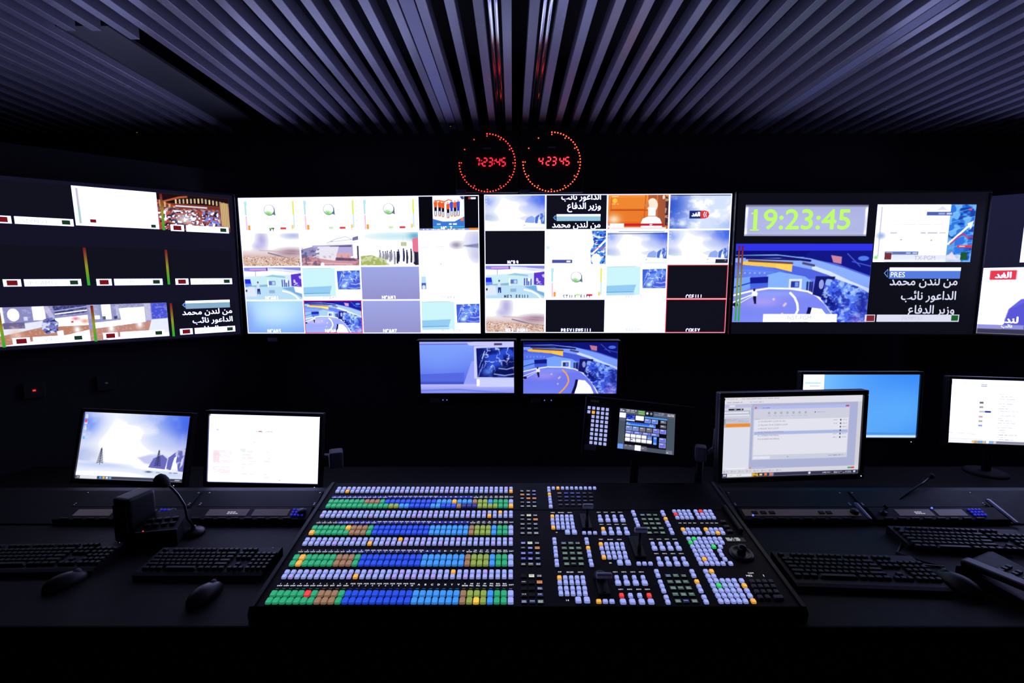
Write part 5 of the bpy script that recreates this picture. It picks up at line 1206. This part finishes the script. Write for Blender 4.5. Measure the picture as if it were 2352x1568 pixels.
for gi, (dv, cv, crow, dsp, ty) in enumerate(groups):
    d0, d1 = VY(dv[0]), VY(dv[1]); c0, c1 = VY(cv[0]), VY(cv[1]); cp = c0 - c1; dp = d0 - d1
    for i in range(36):
        for j, (v, sz) in enumerate(((d0, dp), (d1, dp))):
            DG.put(colx(i), v, PU * .70, sz * .86, dsp.get((i, j), 'vio' if (i * 7 + j * 3 + gi) % 9 == 4 or 15 < i < 24 and (i + j) % 3 == 0 else 'lav'))
        for j, (v, row) in enumerate(((c0, crow[0]), (c1, crow[1]))):
            XP.put(colx(i), v, PU * .86, cp * .84, row[i])
    # name strip above the row: little displays and their source names, and the indicator dashes below it
    zt = VY(ty); hgt = .014; p = Pic(); F = Matrix.Rotation(-math.pi / 2, 4, 'X')
    if gi < 3:
        for a, b_ in ((0, 4), (4, 8), (8, 12), (12, 16), (16, 20), (20, 24), (24, 28), (28, 32), (32, 36)):
            lit = {0: (0, 1, 2, 3, 4, 5, 6), 1: (1, 2, 3, 4, 5, 6), 2: (2, 3, 4, 5)}[gi]
            p.quad(colx(a) - PU * .45, zt - hgt / 2, colx(b_ - 1) + PU * .45, zt + hgt / 2, ((26, 32, 150) if gi < 2 else (20, 24, 100)) if a // 4 in lit else (12, 14, 34), .0012)
    for i, t in enumerate(SRC):
        for li, part in enumerate(t.split('\n')):
            two = '\n' in t
            p.text(part, colx(i) + .002, zt + (.0012 if li == 0 else -.0062) if two else zt - .003, .0062 if two else .0088 if len(t) == 1 else .0058, (235, 238, 255), .03, off=.0018, sx=1.1)
        kc = tuple(int(x * .62) for x in CAPS[crow[0][i] if crow[0][i] not in ('amber', 'red', 'yellow') else 'green'])
        vy = (zt - hgt / 2 + c0 + cp * .45) / 2
        p.quad(colx(i) - PU * .22, vy - .0012, colx(i) + PU * .22, vy + .0012, kc, .0012)
    p.build('name_strip', mixer, M=F)
# ---- function buttons of the right-hand half, measured block by block
def row(zy, xs, sx, sy, special={}, big=False):
    for i, zx in enumerate(xs):
        x, y = zp(zx, zy); FK.put(x, y, sx, sy, special.get(i, 'lav'))
A = 'amber'; R_ = 'red'; G = 'lime'; S = .0128; SY = .0142; B2 = (.0165, .0195)
row(95, [328 + 34.4 * i for i in range(11)], .0118, .0140, {2: A})
for y, x, c in ((115, 330, 'lav'), (140, 333, A), (162, 336, 'lav'), (183, 338, 'lav'), (203, 341, 'lav')): row(y, [x], .0122, .0118, {0: c})
row(232, [343], .0138, .0165)
row(307, (355, 391, 427, 464, 498), S, .0148, {0: A}); row(333, (356, 393, 429, 466, 501), S, .0148); row(363, (359, 396, 433, 470, 507), S, .0148); row(390, (362, 399, 436, 474, 511), S, .0148, {0: A}); row(424, (469, 521), *B2)
row(515, (719, 760, 800, 840, 880), S, SY, {0: A}); row(545, (725, 766, 806, 846, 886), S, SY); row(582, (735, 776, 816, 857, 900), S, SY); row(612, (742, 783, 824, 865, 906), S, SY, {0: A}); row(652, (863, 923), *B2)
row(766, (408, 452, 497, 540, 584), S, SY, {0: A}); row(802, (411, 456, 501, 545, 589), S, SY); row(846, (415, 460, 507, 553, 598), S, SY); row(884, (420, 466, 511, 557, 603), S, SY); row(932, (550, 615), *B2)
row(430, (594, 635, 676), .0128, .0110); row(660, (1004, 1047, 1092), .0128, .0112); row(943, (704, 753, 803), .0140, .0118, {0: A})
row(307, (711, 766, 820, 876), .0122, .0142); row(335, (718, 773, 828, 885), .0166, .0165); row(400, (736, 792, 850, 907), .0122, .0142, {0: A}); row(430, (743, 800, 858, 917), .0166, .0165)
row(512, (1109, 1168, 1228, 1288), .0122, .0142); row(545, (1123, 1183, 1243, 1305), .0166, .0165); row(624, (1153, 1215, 1277, 1339), .0122, .0142); row(661, (1167, 1230, 1293, 1357), .0166, .0165)
row(764, (839, 904, 970, 1036), .0122, .0142); row(804, (849, 915, 982, 1049), .0166, .0165); row(899, (875, 942, 1011, 1082), .0128, .0142, {0: R_, 3: R_}); row(944, (886, 956, 1027, 1096), .0166, .0165)
for pts in (((961, 273), (970, 294), (981, 329), (990, 351), (999, 374)), ((1181, 273), (1191, 294), (1206, 325, A), (1217, 351), (1229, 373), (1244, 406), (1255, 430)),
            ((370, 478), (373, 505), (377, 543), (380, 571), (383, 600), (387, 640), (390, 668)), ((611, 478), (616, 505), (624, 543, A), (630, 571), (635, 600), (643, 640), (650, 668)),
            ((1137, 718), (1149, 750), (1166, 797), (1179, 830), (1191, 864), (1210, 912), (1223, 948)), ((1403, 718), (1417, 750), (1440, 795, A), (1455, 830), (1470, 863), (1494, 911), (1510, 946))):
    for q in pts: row(q[1], [q[0]], .0128, .0132, {0: q[2] if len(q) > 2 else 'lav'})
row(268, (1270, 1306, 1341, 1377), S, .0132); row(292, (1282, 1318, 1354, 1390), S, .0132, {0: R_}); row(316, (1294, 1330, 1366, 1402), S, .0132)
row(268, (1431, 1468, 1503, 1539), S, .0132, {1: R_}); row(292, (1443, 1480, 1516, 1552), S, .0132); row(316, (1457, 1493, 1530, 1567), S, .0132)
row(404, (1336, 1373, 1411, 1448), S, .0138, {0: A}); row(430, (1350, 1388, 1426, 1463), S, .0138); row(404, (1508, 1546, 1583, 1621), S, .0138, {0: A}); row(430, (1522, 1560, 1598, 1636), S, .0138, {2: A})
row(474, (1379, 1418, 1457, 1497, 1536, 1575, 1614), S, SY, {1: G}); row(502, (1393, 1432, 1471, 1511, 1550, 1590, 1630), S, SY, {0: G}); row(533, (1408, 1447, 1487, 1527, 1567, 1617), S, SY, {4: G}); row(565, (1424, 1464, 1504, 1543, 1612), S, SY)
row(596, (1439, 1480, 1520, 1561, 1627), S, SY); row(627, (1455, 1497, 1538, 1579, 1651), S, SY, {1: A}); row(659, (1471, 1513, 1554, 1596, 1637, 1693), S, SY)
row(718, (1507, 1550), .0132, SY, {1: A}); row(754, (1524, 1567), .0132, SY); row(788, (1542, 1586, 1631, 1675, 1720, 1776), .0132, SY); row(825, (1561, 1606, 1650, 1695, 1740, 1797), .0132, SY, {1: G, 5: A}); row(863, (1579, 1624, 1670, 1715, 1762, 1817), .0132, SY)
row(901, (1599, 1645, 1692, 1738, 1785, 1839), .0132, SY); row(941, (1619, 1666, 1713, 1758, 1805, 1864), .0132, SY, {5: A})
for bank in (XP, DG, FK): bank.finish()
# ---- small display keys: dark caps with a lit legend
KEYC = {'dark': (26, 28, 40), 'white': (206, 216, 200), 'orange': (205, 130, 85), 'teal': (70, 92, 88), 'blue': (42, 44, 150), 'navy': (38, 52, 98), 'grey': (92, 96, 100), 'dim': (14, 14, 40), 'brownish': (120, 85, 70), 'black': (10, 10, 14)}
LKS = []
def lkey(zx, zy, c, sx=.0165, sy=.0120, fg=(215, 220, 235), seed=0): x, y = zp(zx, zy); LKS.append((y, x, c, sx, sy, fg, seed))
def kgrid(xss, ys, cols, **k):
    for j, y in enumerate(ys):
        for i, x in enumerate(xss[j]): lkey(x, y, cols[j][i], seed=i * 7 + j * 3, **k)
D_, Wh, Or, Te, Bl, Na, Gr = 'dark', 'white', 'orange', 'teal', 'blue', 'navy', 'grey'
kgrid([(127, 174, 217), (129, 174, 218), (129, 175, 220), (130, 176, 220), (130, 177, 221)], (115, 142, 170, 200, 229), [(D_, Gr, Bl), (Or, Gr, Bl), (D_, Or, Or), (D_, Na, Na), (D_, Gr, Gr)], sx=.0152, sy=.0125)
kgrid([(131, 179, 226), (131, 180, 229), (131, 181, 230), (132, 182, 232), (132, 184, 234)], (297, 328, 362, 396, 430), [(D_, Wh, D_), (D_, D_, Or), (D_, D_, Na), (D_, D_, D_), (D_, Gr, Gr)], sx=.0165, sy=.0135)
kgrid([(136, 187, 239), (136, 189, 242), (137, 190, 245), (138, 191, 247), (138, 193, 250)], (504, 541, 580, 621, 662), [(Bl, Wh, D_), (D_, Bl, Or), (Bl, Bl, Na), (Bl, Bl, Na), (D_, Gr, Na)], sx=.0165, sy=.0135)
kgrid([(142, 199, 257), (142, 200, 259), (144, 201, 262), (144, 202, 264), (144, 205, 267)], (750, 797, 844, 891, 942), [('black', Wh, D_), (D_, 'black', Or), ('black', 'black', Na), (D_, 'black', Na), (Na, Na, Gr)], sx=.0172, sy=.0135)
for xs, ys, sy in (([(1032, 1080, 1127), (1043, 1092, 1141), (1057, 1105, 1152), (1071, 1122, 1173), (1085, 1135, 1184)], (294, 326, 358, 393, 427), .0132), ([(440, 494, 545), (445, 499, 553), (450, 506, 560), (455, 512, 568), (464, 516, 572)], (505, 542, 580, 620, 660), .0138), ([(1224, 1283, 1341), (1241, 1300, 1358), (1262, 1320, 1379), (1280, 1340, 1402), (1300, 1360, 1424)], (748, 794, 840, 888, 938), .0142)):
    kgrid(xs, ys, [(Na, Te, D_), (Te, Te, Te), (Te, Te, Te), (Te, Te, Te), (Te, 'indigo' if ys[0] > 700 else D_, Te)] if ys[0] > 700 else [(Na, Te, D_), (Te, Te, Te), (Te, Te, Te), (Te, Te, Te), (Te, D_, Te)], sx=.0172, sy=sy, fg=(165, 185, 178))
KEYC['indigo'] = (36, 38, 100)
kgrid([(408, 458, 504, 548, 596, 640), (411, 462, 508, 552, 600, 646), (414, 460, 510, 556, 602, 648), (417, 465, 512, 560, 604, 650)], (131, 159, 187, 217), [('brownish', Bl, Bl, Na, D_, D_), ('dim', Bl, 'dim', Bl, 'dim', D_), ('dim',) * 6, ('dim',) * 6], sx=.0158, sy=.0120, fg=(95, 95, 125))
LKS.sort(key=lambda q: (round(q[0], 3), q[1])); stuff = None
KB2 = mat('display_key_body', (.012, .012, .015), .3)
def lk_geo(p, b, x, y, c, sx, sy, fg, seed, ox=0, oy=0):
    b.box(x, y, .001, sx, sy, .002, .0006, seg=1)
    p.quad(x - sx * .46, y - sy * .42, x + sx * .46, y + sy * .42, KEYC[c], .0023)
    rr = random.Random(seed); dark_on = c in ('white', 'orange'); f = (120, 110, 95) if dark_on else fg
    if c in ('black',): return
    for li in range(1 if seed % 2 else 2):
        u = x - sx * .34; v = y + (sy * .1 if li == 0 else -sy * .2)
        while u < x + sx * .3:
            L = rr.uniform(.0012, .003); p.quad(u, v - .0011, min(u + L, x + sx * .36), v + .0011, f, .0026); u += L + rr.uniform(.0006, .0016)
F = Matrix.Rotation(-math.pi / 2, 4, 'X')
rest_p, rest_b = Pic(), MB()
for i, (y, x, c, sx, sy, fg, seed) in enumerate(LKS):
    if i < 100:
        p, b = Pic(), MB(); lk_geo(p, b, 0, 0, c, sx, sy, fg, seed)
        o = b.build('display_key', KB2, mixer); o.location = (x, y, 0); p.build('key_legend', o, M=F)
        if c in ('white', 'orange'): o['label'] = 'lit %s display key' % ('pale' if c == 'white' else 'orange')
    else: lk_geo(rest_p, rest_b, x, y, c, sx, sy, fg, seed)
o = rest_b.build('display_key', KB2, mixer); o['kind'] = 'stuff'; rest_p.build('key_legend', o, M=F)
# ---- engraved and lit captions
p = Pic()
def cap(zx, zy, t, s=.0068, col=(228, 230, 245)):
    x, y = zp(zx, zy, .001); p.text(t, x, y - s * .35, s, col, .02, off=.0012, sx=1.15)
cap(358, 283, 'ME3'); cap(420, 283, 'BKGD'); cap(485, 283, 'KEYS', .006); cap(719, 484, 'ME1'); cap(789, 485, 'BKGD', .006); cap(857, 485, 'KEYS', .006); cap(411, 729, 'P/P'); cap(488, 730, 'BKGD'); cap(566, 730, 'KEYS', .006); cap(469, 941, '14', .0085); cap(790, 661, '30', .007); cap(388, 432, '27', .006)
for zy, xs in ((281, (702, 755, 810, 863)), (372, (724, 780, 837, 892)), (483, (1096, 1155, 1214, 1273)), (591, (1135, 1197, 1260, 1322)), (729, (827, 892, 959, 1022)), (859, (868, 935, 1003, 1068))):
    for i, zx in enumerate(xs): cap(zx, zy, 'KEY%d' % (i + 1), .0056)
for zx in (1314, 1350, 1387, 1423, 1478, 1517, 1553, 1587): cap(zx, 362, 'REC', .0052)
x, y = zp(1728, 486, .001); p.quad(x - .031, y - .010, x + .031, y + .010, (24, 25, 26), .0010)
for dy, t in ((.0048, 'MAIN    X   -0.0000'), (-.0008, 'POS/SIZE  Y   0.0000'), (-.0064, 'TRANS   Z   1.0000')):
    p.text(t, x - .029, y + dy, .0062, (222, 226, 230), .02, 'l', .0016, sx=.85)
cap(1843, 737, 'CAM'); cap(1832, 757, 'ME2', .009); cap(1940, 756, '1', .011)
p.build('panel_lettering', mixer, M=F)
# ---- fader levers, positioner, keypad
LEV = mat('lever_grey', (.34, .34, .44), .35, .2)
def lever(zfoot, slot0, slot1, lenz, wide, lean):
    x, y = zp(*zfoot, 0); _, ya = zp(zfoot[0], slot0, 0); _, yb_ = zp(zfoot[0], slot1, 0)
    g = MB().box(x, (ya + yb_) / 2, .003, .034, abs(ya - yb_), .006, .002).box(x, (ya + yb_) / 2, .0065, .008, abs(ya - yb_) * .86, .002).build('fader_track', BLACK, mixer)
    top = Vector((x, y + lean, lenz))
    l = MB().tube([(x, y, .0), (x, y + lean * .5, lenz * .5), top], [.006, .0055, .005], 10).build('fader_lever', BLACK, mixer)
    h = MB().box(top.x + .002, top.y, top.z + .004, wide, .013, .015, .0045, seg=3).build('fader_handle', LEV, l)
lever((614, 392), 300, 410, .072, .036, .008)
lever((1006, 590), 470, 625, .076, .040, .008)
lever((722, 800), 742, 905, .036, .045, -.022)
x, y = zp(716, 772, 0); MB().lathe([(.022, 0), (.022, .004), (.016, .014), (.006, .02)], 24, Matrix.Translation((x, y, 0))).build('fader_pivot', BLACK, mixer)
x, y = zp(1772, 594, 0); T = Matrix.Translation((x, y, 0))
rg = MB().lathe([(.037, 0), (.037, .004), (.030, .009), (.024, .006), (.020, .004)], 40, T).build('positioner_ring', mat('ring_black', (.02, .02, .022), .35), mixer)
MB().lathe([(.0, .034), (.008, .033), (.0125, .028), (.013, .02), (.011, .008), (.014, .003)], 28, T).build('positioner_stick', mat('stick_black', (.015, .015, .017), .25), mixer)
DKY = mat('dark_key', (.10, .10, .11), .5)
for y_, xs in ((795, (1855, 1902, 1948, 1996)), (831, (1870, 1917, 1964, 2014)), (871, (1890, 1938, 1986, 2036)), (912, (1916, 1972, 2052))):
    for i, zx in enumerate(xs):
        x, y = zp(zx, y_); MB().box(0, 0, .003, .027 if zx == 2052 else .0135, .0145, .006, .002, taper=.9).build('keypad_key', DKY, mixer).location = (x, y, 0)
for zx, zy in ((1638, 346), (1664, 384), (1688, 416)):
    x, y = zp(zx, zy); MB().box(0, 0, .003, .018, .012, .006, .002).build('menu_key', DKY, mixer).location = (x, y, 0)
pts = [(x_, y_) for x_, y_ in (zp(1668, 246, 0), zp(1756, 440, 0))]
MB().box((pts[0][0] + pts[1][0]) / 2 - .004, (pts[0][1] + pts[1][1]) / 2, .008, .014, abs(pts[0][1] - pts[1][1]), .016, .005).build('grab_rail', BLACK, mixer)
y = VY(1167.3); MB().box((xl + xr) / 2, y, .0006, xr - xl - .01, .0016, .0012).build('panel_seam', MATTE, mixer)
